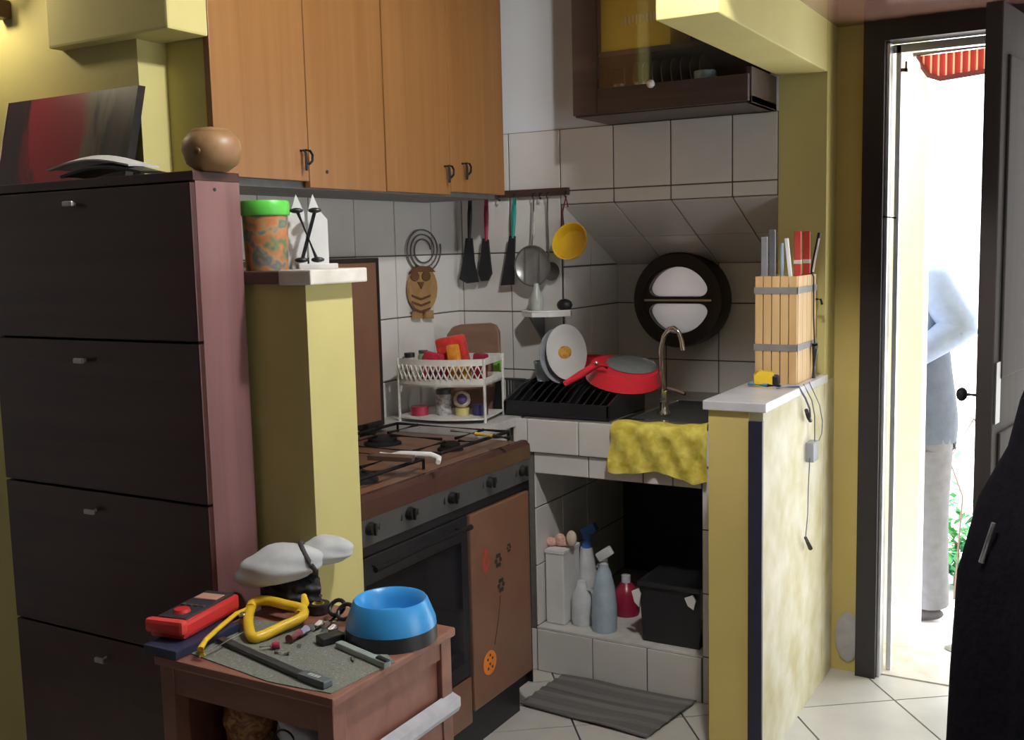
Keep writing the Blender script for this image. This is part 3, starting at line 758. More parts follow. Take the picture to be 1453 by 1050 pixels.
# ---- things under the sink
ZS = .157
q = lambda px, y: hit(px, 860, 1, y).x
def bottle(name, c, prof, m, label, cat='bottle', caps=()):
    t = thing(name, label, cat, c)
    obj('body', lathe(B(), prof, c, 20, sx=1.0, sy=1.0), m, t, smooth=45)
    for nm, bm, mm in caps: obj(nm, bm, mm, t, smooth=50)
    return t
WB = mat('milky_white_plastic', (.68, .70, .72), .35); PBL = mat('pale_blue_plastic', (.42, .52, .62), .35); CBL = mat('cobalt_cap', (.03, .12, .40), .4)
x1 = q(868, 3.14)
c = Vector((hit(858, 890, 1, 3.15).x, 3.15, ZS))
hd = B(); obx(hd, c + Vector((.004, 0, .265)), (.028, .013, .016), Matrix.Rotation(math.radians(-35), 3, 'Y'), .005); tube(hd, [c + Vector((0, 0, .22)), c + Vector((0, 0, .255))], .014); tube(hd, [c + Vector((-.012, 0, .25)), c + Vector((-.025, 0, .215))], .005)
bottle('spray_bottle', c, [(.040, 0), (.043, .01), (.043, .09), (.036, .15), (.024, .205), (.016, .22), (.016, .23), (0, .23)], PBL, 'pale blue spray bottle with white trigger under the sink', caps=[('trigger_head', hd, WB)])
c = Vector((hit(834, 880, 1, 3.29).x, 3.29, ZS))
hd = B(); tube(hd, [c + Vector((0, 0, .235)), c + Vector((0, 0, .285))], .018); obx(hd, c + Vector((.012, 0, .30)), (.03, .013, .014), Matrix.Rotation(math.radians(-30), 3, 'Y'), .004)
bottle('spray_bottle', c, [(.036, 0), (.038, .01), (.038, .13), (.030, .18), (.022, .235), (0, .235)], WB, 'white spray bottle with cobalt blue head under the sink', caps=[('trigger_head', hd, CBL)])
c = Vector((hit(830, 890, 1, 3.17).x, 3.175, ZS))
t = thing('detergent_jug', 'white detergent jug with looped handle beside the spray bottles', 'jug', c)
obj('body', lathe(B(), [(.035, 0), (.038, .01), (.034, .10), (.020, .13), (.015, .15), (0, .15)], c + Vector((-.012, 0, 0)), 18), WB, t, smooth=45)
obj('handle', tube(B(), [c + Vector(v) for v in ((.0, 0, .125), (.028, 0, .12), (.040, 0, .085), (.036, 0, .045), (.020, 0, .03))], .008), WB, t, smooth=60)
# white tall box with sponges on top
c0, c1 = hit(768, 890, 1, 3.13).x, hit(802, 890, 1, 3.13).x
t = thing('storage_tub', 'tall white plastic tub inside the sink opening', 'tub', ((c0 + c1) / 2, 3.19, ZS))
ZT = hit(790, 782, 1, 3.13).z
obj('wall', bx(B(), (XO0 + .001, 3.125, ZS), (c1, 3.25, ZT), .006), WPL, t); obj('rim', bx(B(), (XO0 + .0005, 3.123, ZT - .01), (c1 + .002, 3.252, ZT + .003), .002), WPL, t)
PK = mat('pink_sponge', (.72, .36, .28), .9, var=.25, scale=90, bump=.4, c2=(.8, .55, .45))
for i, (px, py, s, lb) in enumerate(((781, 771, (1.25, .9, .8), 'coral pink sponge on the left of the white tub'), (795, 766, (1, .9, 1.1), 'rosy sponge in the middle of the sponges on the white tub'), (811, 764, (.9, .9, 1.4), 'cream and pink sponge overhanging the edge of the white tub'), (798, 777, (1.5, .9, .6), 'flat pink sponge under the other sponges on the white tub'))):
    p = hit(px, py, 1, 3.17 + .01 * (i % 2)); p.z = max(p.z, ZT + .018)
    one('sponge', ball(B(), p, .021, s, 2), PK if i != 2 else mat('cream_sponge', (.75, .60, .50), .9, bump=.4), lb, 'sponge', 'sponges on the tub', smooth=60)
# red bottle and bin
c = Vector((hit(889, 890, 1, 3.33).x, 3.33, ZS))
bottle('bottle', c, [(.045, 0), (.047, .01), (.047, .075), (.03, .10), (.018, .115), (0, .115)], mat('dark_red_plastic', (.28, .015, .045), .3), 'dark red bottle standing beside the black bin', caps=[('cap', lathe(B(), [(.016, .115), (.016, .14), (0, .14)], c, 14), WB)])
bl, br = hit(908, 900, 1, 3.12).x, XO1 - .022
t = thing('waste_bin', 'black plastic waste bin with a white liner under the sink', 'bin', ((bl + br) / 2, 3.25, ZS))
bz = hit(950, 835, 1, 3.13).z
bm = B()
prism(bm, [(bl + .012, ZS), (br - .004, ZS), (br, bz), (bl, bz)], (0, 3.12, 0), (1, 0, 0), (0, 0, 1), -.24)
obj('tub', bm, BLACK, t)
obj('lid', bx(B(), (bl - .006, 3.11, bz), (br + .003, 3.37, bz + .018), .006), BLACK, t)
def flap(px, py, dx, dz):
    p = hit(px, py, 1, 3.108)
    return prism(B(), [(0, 0), (dx * .7, .012), (dx, -.005), (dx * .8, -dz), (dx * .3, -dz * .7)], p, (1, 0, 0), (0, 0, 1), .006)
obj('liner', flap(897, 838, .032, .05), WPL, t); obj('liner', flap(972, 848, .038, .035), WPL, t)
# wet mat
MAT_ = bands('grey_ribbed_mat', [(.10, .095, .09), (.14, .13, .12), (.11, .10, .097), (.155, .145, .135)], 1, .13, .95)
cor = [(-1.60, 3.068), (-1.615, 2.80), (-1.17, 2.765), (-1.125, 3.068)]
def mt(u, v):
    a = Vector(cor[0]).lerp(Vector(cor[3]), u); b_ = Vector(cor[1]).lerp(Vector(cor[2]), u); p = a.lerp(b_, v)
    return Vector((p.x, p.y, .006 + .003 * (1 + math.sin(40 * v)) + .004 * max(0, math.sin(7 * u + 3 * v))))
sheet('floor_mat', mt, 20, 24, .005, MAT_, 'grey ribbed mat on the floor tiles in front of the sink', 'mat')

# ---- dish rack and washing up
t = thing('dish_rack', 'black dish rack tray on the worktop left of the sink', 'rack', (-1.62, 3.28, CT))
DX_0, DX_1, DY0, DY1, DZT = -1.825, -1.432, 3.10, 3.40, .998
bm = B(); bx(bm, (DX_0, DY0, CT + .0008), (DX_1, DY1, CT + .012), .004)
obj('tray', bm, BLACK, t)
obj('side', bx(B(), (DX_0, DY0, CT + .01), (DX_1, DY0 + .008, CT + .052), .002), BLACK, t)
obj('side', bx(B(), (DX_0, DY1 - .008, CT + .01), (DX_1, DY1, DZT), .002), BLACK, t)
for x in (DX_0, DX_1 - .008):
    obj('side', prism(B(), [(DY0, CT + .01), (DY1, CT + .01), (DY1, DZT), (DY0 + .12, .972), (DY0, CT + .052)], (x, 0, 0), (0, 1, 0), (0, 0, 1), .008), BLACK, t)
for k in range(12):
    x = DX_0 + .03 + k * .03
    obj('wire', tube(B(), [(x, DY0 + .004, CT + .05), (x, DY0 + .07, .960), (x, 3.23, .980), (x, DY1 - .06, .981), (x, DY1 - .004, DZT - .003)], .003, 5), BLACKM, t)
for k in range(5):
    x = DX_0 + .018 + k * .016
    obj('tine', tube(B(), [(x, 3.34, .979), (x, 3.343, 1.022)], .0035, 6), BLACKM, t)
cy = thing('cutlery_holder', 'dark grey ribbed cutlery holder standing at the left end of the dish rack', 'holder', (-1.878, 3.305, CT))
for k in range(7):
    x = -1.916 + k * .0115
    obj('slat', bx(B(), (x, 3.27, CT + .018), (x + .007, 3.275, .982)), DGREY, cy)
obj('base', bx(B(), (-1.920, 3.268, CT + .0005), (-1.836, 3.34, CT + .02), .002), DGREY, cy)
obj('rear_wall', bx(B(), (-1.920, 3.335, CT + .018), (-1.836, 3.34, .975)), DGREY, cy)
obj('rim', bx(B(), (-1.920, 3.266, .978), (-1.836, 3.278, .986), .002), DGREY, cy)
def plate(px, py, y, r, ry, rz, label, m=CER, deco=False):
    p = hit(px, py, 1, y)
    M = Matrix.Translation(p) @ Matrix.Rotation(math.radians(rz), 4, 'Z') @ Matrix.Rotation(math.radians(ry), 4, 'Y')
    bm = lathe(B(), [(0, 0), (r * .6, 0), (r, .014), (r, .017), (r * .6, .004), (0, .004)], (0, 0, 0), 32, axis=0)
    bmesh.ops.transform(bm, matrix=M, verts=bm.verts)
    t = thing('plate', label, 'plate', (p.x, p.y, p.z - r))
    obj('dish', bm, m, t, smooth=40)
    if deco:
        d = B(); lathe(d, [(0, .0045), (r * .42, .0045), (r * .42, .006), (0, .006)], (0, 0, 0), 18, axis=0, sx=.8, sy=.55)
        bmesh.ops.transform(d, matrix=M, verts=d.verts)
        obj('motif', d, blotch('orange_motif', [(.55, .22, .03), (.75, .42, .08), (.35, .12, .03)], 40), t)
plate(800, 500, 3.30, .098, -8, -18, 'white plate with orange motif standing in the dish rack', deco=True)
plate(790, 505, 3.29, .098, -8, -18, 'grey rimmed plate standing behind the orange motif plate', mat('grey_glaze', (.35, .37, .40), .2))
one('cup', lathe(B(), [(.022, 0), (.034, .07), (.031, .07), (.02, .004), (0, .004)], Vector((hit(771, 545, 1, 3.26).x, 3.26, .983)), 18), mat('ice_blue_glass', (.45, .55, .62), .15), 'ice blue tumbler in the dish rack beside the plates', 'cup', smooth=40)
# red pan tilted on the rack with handle, and its glass lid
pc = hit(885, 530, 1, 3.30)
pan = thing('frying_pan', 'glossy red frying pan drying upside down on the dish rack', 'pan', (pc.x, pc.y, pc.z - .03))
Mp = Matrix.Translation(pc) @ Matrix.Rotation(math.radians(-2), 4, 'Z') @ Matrix.Rotation(math.radians(12), 4, 'Y') @ Matrix.Rotation(math.radians(10), 4, 'X')
bm = lathe(B(), [(.115, .026), (.128, -.022), (.124, -.022), (.112, .018), (0, .018), (0, .026)][::-1], (0, 0, 0), 36); bmesh.ops.transform(bm, matrix=Mp, verts=bm.verts); obj('bowl', bm, REDE, pan, smooth=40)
a, b = hit(848, 517, 1, 3.17), hit(801, 545, 1, 3.13)
obj('handle', tube(B(), [hit(862, 520, 1, 3.19), a, a.lerp(b, .5), b], [.010, .012, .013, .010], 10), REDE, pan, smooth=60)
obj('rivet', ball(B(), hit(846, 515, 1, 3.155), .007), STEEL, pan, smooth=60)
lc = hit(836, 516, 1, 3.48); zt_ = lc.z + .028
rp_ = thing('saucepan', 'tall red saucepan standing on the worktop behind the frying pan handle', 'pan', (lc.x, lc.y, CT))
obj('bowl', lathe(B(), [(0, CT + .0005), (.054, CT + .0005), (.058, zt_), (.055, zt_), (.051, CT + .006), (0, CT + .006)], (lc.x, lc.y, 0), 28), REDE, rp_, smooth=40)
gl_ = Mp @ Vector((.012, .03, .0285))
lid = thing('pan_lid', 'glass pan lid with steel rim lying on the red frying pan', 'lid', gl_)
bm = lathe(B(), [(.088, 0), (.08, .008), (.045, .014), (0, .016), (0, .013), (.045, .011), (.08, .005), (.088, 0)], (0, 0, 0), 30); bmesh.ops.transform(bm, matrix=Matrix.Translation(gl_) @ Mp.to_3x3().to_4x4(), verts=bm.verts); obj('dome', bm, mat('smoky_glass', (.14, .15, .15), .12), lid, smooth=40)

# ---- utensil rail on the back wall
RYF = YU - .018
t = thing('utensil_rail', 'dark wooden utensil rail with small hooks on the tiled wall', 'rail', (-1.945, RYF, 1.63))
obj('bar', bx(B(), (-2.165, RYF - .012, 1.631), (-1.712, YU - .0035, 1.657), .002), wood('rail_wood', (.05, .026, .02), (.08, .042, .034), .5, (2, 20, 20)), t)
HK = (667, 690, 709, 730, 757, 767, 777, 803)
for px in HK:
    x = hit(px, 285, 1, RYF - .02).x
    obj('hook', tube(B(), [(x, RYF - .012, 1.642), (x, RYF - .024, 1.640), (x, RYF - .028, 1.628), (x, RYF - .022, 1.620), (x, RYF - .016, 1.624)], .0022, 6), BLACKM, t)
UY = RYF - .024
def P2(px, py, y=UY): return hit(px, py, 1, y)
def flat(name, pix, y, th, m, parent):
    o = hit(pix[0][0], pix[0][1], 1, y)
    pl = [((hit(a, b, 1, y) - o).x, (hit(a, b, 1, y) - o).z) for a, b in pix]
    return obj(name, prism(B(), pl, o, (1, 0, 0), (0, 0, 1), th), m, parent)
def utensil(name, label, cat, hx, top, mid, hm, head, headm=BLACK):
    p = P2(hx[0], top)
    t = thing(name, label, cat, (p.x, UY, p.z))
    obj('handle', tube(B(), [P2(hx[0], top), P2(hx[0] * .6 + hx[1] * .4, top * .6 + mid * .4), P2(hx[1], mid)], [.007, .0095, .006], 8), hm, t, smooth=60)
    flat('head', head, UY + .004, .008, headm, t)
    return t
utensil('ladle', 'all black kitchen ladle hanging from the rail', 'ladle', (667, 666), 281, 342, BLACK, [(662, 338), (671, 338), (674, 372), (680, 400), (664, 402), (653, 396), (658, 372)])
utensil('serving_spoon', 'black serving spoon with a crimson handle hanging from the rail', 'spoon', (690, 690), 281, 342, CRIM, [(686, 338), (694, 340), (697, 372), (699, 388), (694, 398), (684, 399), (680, 388), (683, 368)])
utensil('spatula', 'black slotted spatula with a teal handle hanging from the rail', 'spatula', (730, 728), 281, 338, TEAL, [(724, 335), (732, 335), (731, 372), (730, 404), (712, 405), (718, 372)])
WIRE = mat('dull_steel_wire', (.22, .21, .20), .4, .7)
def strainer(pxc, pyc, rpx, hx, label, full):
    c = P2(pxc, pyc); r = abs(P2(pxc + rpx, pyc).x - c.x) * 1.08
    t = thing('strainer', label, 'strainer', (c.x, UY, c.z - r))
    rim = B(); tube(rim, [(c.x + r * math.cos(a), UY - .026, c.z + r * math.sin(a)) for a in [2 * math.pi * k / 28 for k in range(29)]], .0035, 6, False); obj('rim', rim, WIRE, t, smooth=60)
    obj('handle', tube(B(), [P2(hx, 280), P2(hx, 300), P2(hx, 330, UY - .012), Vector((c.x, UY - .026, c.z + r))], .0035, 6), WIRE, t, smooth=60)
    if full:
        ms = B(); lathe(ms, [(r, -.010), (r * .8, .004), (r * .4, .012), (0, .013), (0, .012), (r * .4, .011), (r * .8, .003), (r, -.010)], (c.x, UY - .016, c.z), 24, axis=1); obj('mesh_bowl', ms, mat('fine_steel_mesh', (.33, .33, .32), .35, .6), t, smooth=60)
        for dx in (-.4, .4): obj('rib', tube(B(), [(c.x + dx * r, UY - .028, c.z - r * .9), (c.x + dx * r, UY - .024, c.z + r * .9)], .002, 5), WIRE, t)
strainer(760, 377, 23, 757, 'round steel mesh strainer hanging from the rail', True)
c = P2(778, 380, UY + .005)
t = thing('skimmer', 'long thin dark skimmer hanging beside the mesh strainer', 'skimmer', (c.x, UY + .005, c.z))
obj('handle', tube(B(), [P2(777, 280, UY), P2(777, 300, UY + .008), P2(778, 340, UY + .012), P2(779, 374, UY + .014)], .003, 6), WIRE, t, smooth=60)
obj('head', lathe(B(), [(.034, 0), (.03, .004), (0, .008), (0, .005), (.034, 0)], P2(782, 385, UY + .012), 20, axis=1), WIRE, t, smooth=60)
# yellow scoop
c = P2(811, 345, UY - .01)
t = thing('measuring_scoop', 'yellow plastic scoop hanging at the end of the rail', 'scoop', (c.x, c.y, c.z - .07))
Ms = Matrix.Translation(c) @ Matrix.Rotation(math.radians(25), 4, 'Y') @ Matrix.Rotation(math.radians(70), 4, 'X')
bm = lathe(B(), [(0, .0), (.05, 0), (.062, .045), (.058, .045), (.047, .004), (0, .004)], (0, 0, -.02), 26, sx=1., sy=1.12); bmesh.ops.transform(bm, matrix=Ms, verts=bm.verts); obj('cup', bm, YELP, t, smooth=40)
obj('loop', tube(B(), [P2(800, 322, UY - .01), P2(798, 302, UY), P2(803, 280, UY), P2(806, 294, UY)], .003, 6), mat('dark_red_cord', (.15, .03, .03), .7), t)
# ---- wire coil and owl trivet on the left wall
LX = XL + .016
def PL(px, py, x=LX): return hit(px, py, 0, x)
c = PL(601, 368); bm = B()
ry = abs(PL(626, 368).y - c.y)
pts = []
for k in range(80):
    a = 2 * math.pi * k / 26; r = .045 + (ry - .045) * k / 80
    pts.append((LX, c.y + r * math.cos(a), c.z + .3 * ry + r * .75 * math.sin(a)))
tube(bm, pts, .003, 5)
one('wire_coil', bm, WIRE, 'coiled wire trivet hung above the wooden owl', 'trivet', smooth=60)
ot = thing('owl_trivet', 'owl-shaped wooden trivet hanging on the tiled wall above the stove', 'trivet', PL(596, 450))
OWL = wood('honey_wood', (.30, .16, .06), (.42, .25, .11), .5, (14, 14, 14))
def PX(pix, th, m, nm, par, x):
    o = PL(*pix[0], x); pl = [((PL(a, b, x) - o).y, (PL(a, b, x) - o).z) for a, b in pix]
    return obj(nm, prism(B(), pl, o, (0, 1, 0), (0, 0, 1), th), m, par)
oc = [(597 + 20 * math.cos(a), 410 + 33 * math.sin(a)) for a in [2 * math.pi * k / 20 for k in range(20)]]
PX(oc, .012, OWL, 'body', ot, LX)
DW = mat('dark_carved_wood', (.12, .055, .02), .6)
for px in (588, 604):
    e = [(px + 6 * math.cos(a), 392 + 7 * math.sin(a)) for a in [2 * math.pi * k / 12 for k in range(12)]]
    PX(e, .004, DW, 'eye', ot, LX + .012)
PX([(592, 400), (601, 400), (597, 410)], .004, DW, 'beak', ot, LX + .012)
for yy in (418, 427, 436): PX([(584, yy), (597, yy + 5), (610, yy), (610, yy + 3), (597, yy + 8), (584, yy + 3)], .003, DW, 'feather_row', ot, LX + .012)
for px in (590, 606): PX([(px - 5, 440), (px + 5, 440), (px + 6, 452), (px - 6, 452)], .012, OWL, 'foot', ot, LX)
PX([(580, 386), (614, 386), (606, 378), (588, 378)], .014, DW, 'crest', ot, LX)
# ---- white corner shelf with things
t = thing('corner_shelf', 'small white shelf on the tiled wall above the dish rack', 'shelf', (-1.80, YU - .05, 1.2))
obj('plate', prism(B(), [(-1.875, YU - .006), (-1.752, YU - .006), (-1.705, YU - .02), (-1.69, YU - .06), (-1.74, YU - .13), (-1.80, YU - .145), (-1.865, YU - .10)], (0, 0, 1.205), (1, 0, 0), (0, 1, 0), .016), CER, t)
obj('rim', tube(B(), [(-1.873, YU - .01, 1.224), (-1.863, YU - .10, 1.224), (-1.80, YU - .143, 1.224), (-1.742, YU - .128, 1.224), (-1.694, YU - .06, 1.224)], .004, 6), CER, t, smooth=60)
obj('bracket', prism(B(), [(0, 0), (-.11, 0), (-.015, -.09), (0, -.09)], (-1.83, YU - .006, 1.204), (0, 1, 0), (0, 0, 1), .008), mat('grey_bracket', (.2, .2, .2), .5), t)
p = hit(803, 437, 1, YU - .07)
one('scouring_pad', ball(B(), (p.x - .01, YU - .06, 1.244), .024, (1.25, 1, .95), 2), BLACK, 'black scouring pad on the small white shelf', 'sponge', smooth=60)
one('soap_bottle', lathe(B(), [(.02, 0), (.024, .01), (.024, .05), (.012, .075), (.009, .10), (0, .10)], (-1.82, YU - .07, 1.2215), 16), mat('milky_bottle', (.42, .45, .42), .25), 'milky green bottle on the small white shelf', 'bottle', smooth=40)

# ---- two-tier white rack on the corner worktop
RZr = CT + .0006
rk = thing('corner_rack', 'two-tier white rack with a perforated tray beside the stove', 'rack', (-1.962, 2.985, RZr), math.radians(12))
Wd, Dp = .152, .095
def bow(n=16, off=0.):
    return [(-Wd + 2 * Wd * i / n, -Dp - .045 * (1 - ((i / n) * 2 - 1) ** 2) - off) for i in range(n + 1)]
outl = bow() + [(Wd, Dp), (-Wd, Dp)]
CRM = mat('ivory_white_metal', (.70, .69, .65), .4)
for z0, nm in ((.122, 'tray_floor'), (.012, 'lower_shelf')): obj(nm, prism(B(), outl, (0, 0, z0), (1, 0, 0), (0, 1, 0), .006), CRM, rk, world=False)
# lattice band: top and bottom hoops, crossing strips
b0 = bow(16); z0, z1 = .122, .212
loop = b0 + [(Wd, Dp), (-Wd, Dp), b0[0]]
for za, zb_ in ((z0, z0 + .026), (z1 - .022, z1)):
    bm = B()
    for (ax, ay), (bx2, by2) in zip(loop, loop[1:]):
        v = [bm.verts.new(q) for q in ((ax, ay, za), (bx2, by2, za), (bx2, by2, zb_), (ax, ay, zb_))]; bm.faces.new(v)
    bmesh.ops.remove_doubles(bm, verts=bm.verts, dist=1e-5); bmesh.ops.solidify(bm, geom=bm.faces[:], thickness=.003)
    obj('hoop', bm, CRM, rk, world=False)
for k in range(16):
    (ax, ay), (bx2, by2) = b0[k], b0[k + 1]; lt = B()
    tube(lt, [(ax, ay - .001, z0 + .024), (bx2, by2 - .001, z1 - .02)], .0035, 5); tube(lt, [(bx2, by2 - .001, z0 + .024), (ax, ay - .001, z1 - .02)], .0035, 5)
    obj('lattice', lt, CRM, rk, world=False)
for x, y in ((-Wd, -Dp), (Wd, -Dp), (-Wd, Dp), (Wd, Dp)): obj('post', tube(B(), [(x, y, 0), (x, y, z1)], .0055, 8), CRM, rk, world=False)
Mr = rk.matrix_basis
def RL(x, y, z): return Mr @ Vector((x, y, z))
TF = .1285
def lump(name, x, y, z, r, s, m, label, cat, grp=None):
    p = RL(x, y + .012, z + r * s[2]); rr_ = random.Random(label)
    rot = Matrix.Rotation(math.radians(rr_.uniform(-5, 25)), 3, 'Z') @ Matrix.Rotation(math.radians(rr_.uniform(-12, 12)), 3, 'Y')
    bm = obx(B(), p, (r * s[0] * .80, r * s[1] * .7, r * s[2] * .86), rot, r * .32)
    return one(name, bm, m, label, cat, grp, smooth=50)
c = RL(-.118, -.075, TF)
jr = thing('spice_jar', 'small clear spice jar with black lid on the upper tray', 'jar', c)
obj('glass', lathe(B(), [(.02, 0), (.021, .07), (.016, .085), (0, .085)], c, 16), mat('clear_jar_glass', (.45, .47, .44), .1), jr, smooth=40); obj('lid', lathe(B(), [(.018, .085), (.018, .10), (0, .10)], c, 16), BLACK, jr, smooth=40)
c = RL(-.085, -.035, TF)
jr = thing('spice_jar', 'small green-labelled spice jar beside the black-lidded jar', 'jar', c)
obj('glass', lathe(B(), [(.019, 0), (.019, .085), (.014, .095), (0, .095)], c, 16), mat('green_label', (.30, .38, .22), .4), jr, smooth=40); obj('lid', lathe(B(), [(.016, .095), (.016, .105), (0, .105)], c, 16), DGREY, jr, smooth=40)
pkts = [(-.04, -.075, .030, (1.5, .7, 1.8), (.55, .03, .07), 'crimson snack packet on the upper rack tray'), (.005, .005, .038, (1.7, .8, 2.1), (.65, .05, .04), 'tall red snack packet at the back of the rack tray'),
        (.03, -.052, .026, (1.0, .7, 2.6), (.85, .32, .04), 'small orange packet propped on the red ones'), (-.015, -.112, .022, (1.9, .6, 1.3), (.42, .04, .22), 'magenta packet at the front of the rack tray'),
        (.065, -.09, .024, (1.6, .7, 1.6), (.90, .36, .03), 'bright orange packet at the front of the rack tray'), (.108, -.02, .028, (1.0, .9, 1.8), (.30, .02, .06), 'dark wine red packet at the right of the rack tray')]
for k, (x, y, r, s, col_, lb) in enumerate(pkts): lump('snack_packet', x, y, TF, r, s, mat('packet_%d' % k, col_, .35, var=.3, scale=40), lb, 'packet')
LF = .0185
c = RL(-.01, -.05, LF)
jr = thing('jar', 'glass jar with dark lid on the lower rack shelf', 'jar', c)
obj('glass', lathe(B(), [(.026, 0), (.028, .01), (.028, .06), (.024, .07), (0, .07)], c, 18), blotch('jar_contents', [(.12, .12, .14), (.55, .55, .55), (.25, .25, .28)], 50, .15), jr, smooth=40); obj('lid', lathe(B(), [(.026, .07), (.026, .085), (0, .085)], c, 18), DGREY, jr, smooth=40)
c = RL(.055, -.05, LF)
jr = thing('jar', 'cream jar with purple face and yellow foot on the lower rack shelf', 'jar', c)
obj('foot', lathe(B(), [(.022, 0), (.024, .025), (0, .025)], c, 18), mat('straw_yellow', (.60, .52, .20), .4), jr, smooth=40); obj('pot', ball(B(), c + Vector((0, 0, .052)), .030), mat('cream_glaze', (.68, .60, .50), .3), jr, smooth=60)
obj('face', ball(B(), c + Vector((.010, -.016, .056)), .019), mat('purple_glaze', (.09, .06, .20), .3), jr, smooth=60)
c = RL(-.09, -.07, LF)
one('tin', lathe(B(), [(.030, 0), (.030, .03), (0, .03)], c, 20), mat('raspberry_tin', (.35, .03, .07), .35), 'low raspberry red tin on the lower rack shelf', 'tin', smooth=40)
c = RL(.112, -.03, LF)
one('tin', lathe(B(), [(.026, 0), (.026, .035), (0, .035)], c, 20), mat('navy_tin', (.03, .03, .10), .35), 'navy blue tin on the lower rack shelf', 'tin', smooth=40)
# boards leaning right of the rack
BY_ = 3.175
def leanpoly(pix, y0, y1, zlo, zhi):  # board leaning backwards
    return [Vector((p.x, y0 + (y1 - y0) * (p.z - zlo) / (zhi - zlo), max(p.z, CT + .0015))) for p in [hit(a, b, 1, (y0 + y1) / 2) for a, b in pix]]
def slab(pts, n, m, nm, label, cat):
    bm = B(); A = [bm.verts.new(p) for p in pts]; Bv = [bm.verts.new(p + n) for p in pts]
    bm.faces.new(A); bm.faces.new(Bv[::-1])
    for i in range(len(A)): bm.faces.new((A[i], A[(i + 1) % len(A)], Bv[(i + 1) % len(A)], Bv[i]))
    bmesh.ops.bevel(bm, geom=[e for e in bm.edges], offset=.002, segments=1, affect='EDGES')
    return one(nm, bm, m, label, cat)
slab(leanpoly([(628, 476), (634, 466), (644, 463), (686, 461), (695, 464), (701, 473), (722, 598), (722, 603), (640, 598)], 3.142, 3.226, CT, 1.2), Vector((0, .016, .004)), wood('walnut_board', (.17, .095, .06), (.24, .14, .09), .5, (3, 3, 20)), 'cutting_board', 'rounded walnut cutting board leaning behind the white rack', 'board')
slab(leanpoly([(697, 503), (706, 500), (711, 526), (715, 600), (709, 600), (705, 532), (699, 530)], 3.131, 3.157, CT, 1.1), Vector((0, .006, 0)), mat('lime_green_card', (.20, .52, .08), .5), 'card', 'lime green card tucked behind the rack', 'card')
slab(leanpoly([(702, 530), (709, 526), (717, 600), (716, 604), (703, 604)], 3.118, 3.138, CT, 1.05), Vector((0, .01, 0)), BLACK, 'baking_tray', 'black tray standing on edge between rack and cutting board', 'tray')

# ---- on the partition pillar
ZC = 1.4125
c = Vector((hit(379, 372, 1, 1.772).x, 1.772, ZC)); hh = hit(380, 285, 1, 1.772).z - ZC; rr = abs(hit(405, 330, 1, 1.772).x - hit(354, 330, 1, 1.772).x) * .47 / .96
t = thing('snack_tub', 'round tub with green lid and orange printed label on the pillar', 'tub', c)
obj('tub', lathe(B(), [(rr * .90, 0), (rr * .96, hh * .80), (0, hh * .80)], c, 26), blotch('fruit_print_label', [(.07, .07, .055), (.13, .17, .07), (.45, .13, .04), (.36, .22, .09), (.10, .12, .15), (.15, .20, .08)], 26), t, smooth=40)
obj('lid', lathe(B(), [(rr * 1.03, hh * .79), (rr * 1.05, hh * .80), (rr * 1.05, hh * .97), (rr, hh), (0, hh)], c, 26), GRN, t, smooth=40)
OY = 1.852
def PO(px, py, y=OY): return hit(px, py, 1, y)
oc_ = hit(438, 372, 1, 1.845)
orn = thing('paper_ornament', 'white two-pointed card ornament with black hourglass rods on the pillar', 'ornament', (oc_.x, 1.845, ZC), math.radians(42))
ow, oh = .046, .155
for poly in ([(-ow, 0), (-ow, oh * .68), (-ow * .75, oh * .76), (-ow * .47, oh), (-ow * .10, oh * .76), (-.002, 0)], [(.002, 0), (ow * .06, oh * .76), (ow * .33, oh), (ow * .68, oh * .76), (ow, oh * .66), (ow, 0)]):
    obj('card', prism(B(), [(p_, q_ * 1.08) for p_, q_ in poly], (0, .019, .0003), (1, 0, 0), (0, 0, 1), .003), WPL, orn, world=False)
obj('base', bx(B(), (-.022, -.02, 0), (ow + .018, .016, .012), .002), WPL, orn, world=False)
for xa_, xb_ in ((-.020, .018), (.018, -.014)): obj('rod', tube(B(), [(xa_, -.012, .128), (xb_, -.012, .022)], .004, 8), BLACK, orn, world=False, smooth=60)
for xx, zz_ in ((-.022, .13), (.018, .13), (-.016, .021), (.020, .021)): obj('end_pad', ball(B(), (xx, -.012, zz_), .014, (1.1, .8, .45), 2), BLACK, orn, world=False, smooth=60)

# ---- on the shoe cabinet
ZK = 1.6225
c = hit(302, 238, 1, 1.645); c = Vector((c.x - .0, 1.645, ZK)); r = abs(hit(336, 220, 1, 1.645).x - hit(268, 220, 1, 1.645).x) / 2 * .90
t = thing('wooden_pot', 'round carved coconut pot with a lid on the shoe cabinet corner', 'pot', c)
cw = wood('coconut_wood', (.22, .11, .045), (.36, .21, .10), .45, (9, 9, 14))
obj('bowl', lathe(B(), [(r * .5, 0), (r * .85, r * .25), (r, r * .7), (r * .93, r * 1.05), (r * .70, r * 1.32), (0, r * 1.32)], c, 26), cw, t, smooth=50)
obj('lid', lathe(B(), [(r * .72, r * 1.31), (r * .60, r * 1.42), (r * .15, r * 1.48), (0, r * 1.5)], c, 22), cw, t, smooth=50)
obj('eye_hole', ball(B(), c + Vector((r * .25, -r * .93, r * .62)), r * .16, (1, .4, .8)), DW, t, smooth=60)
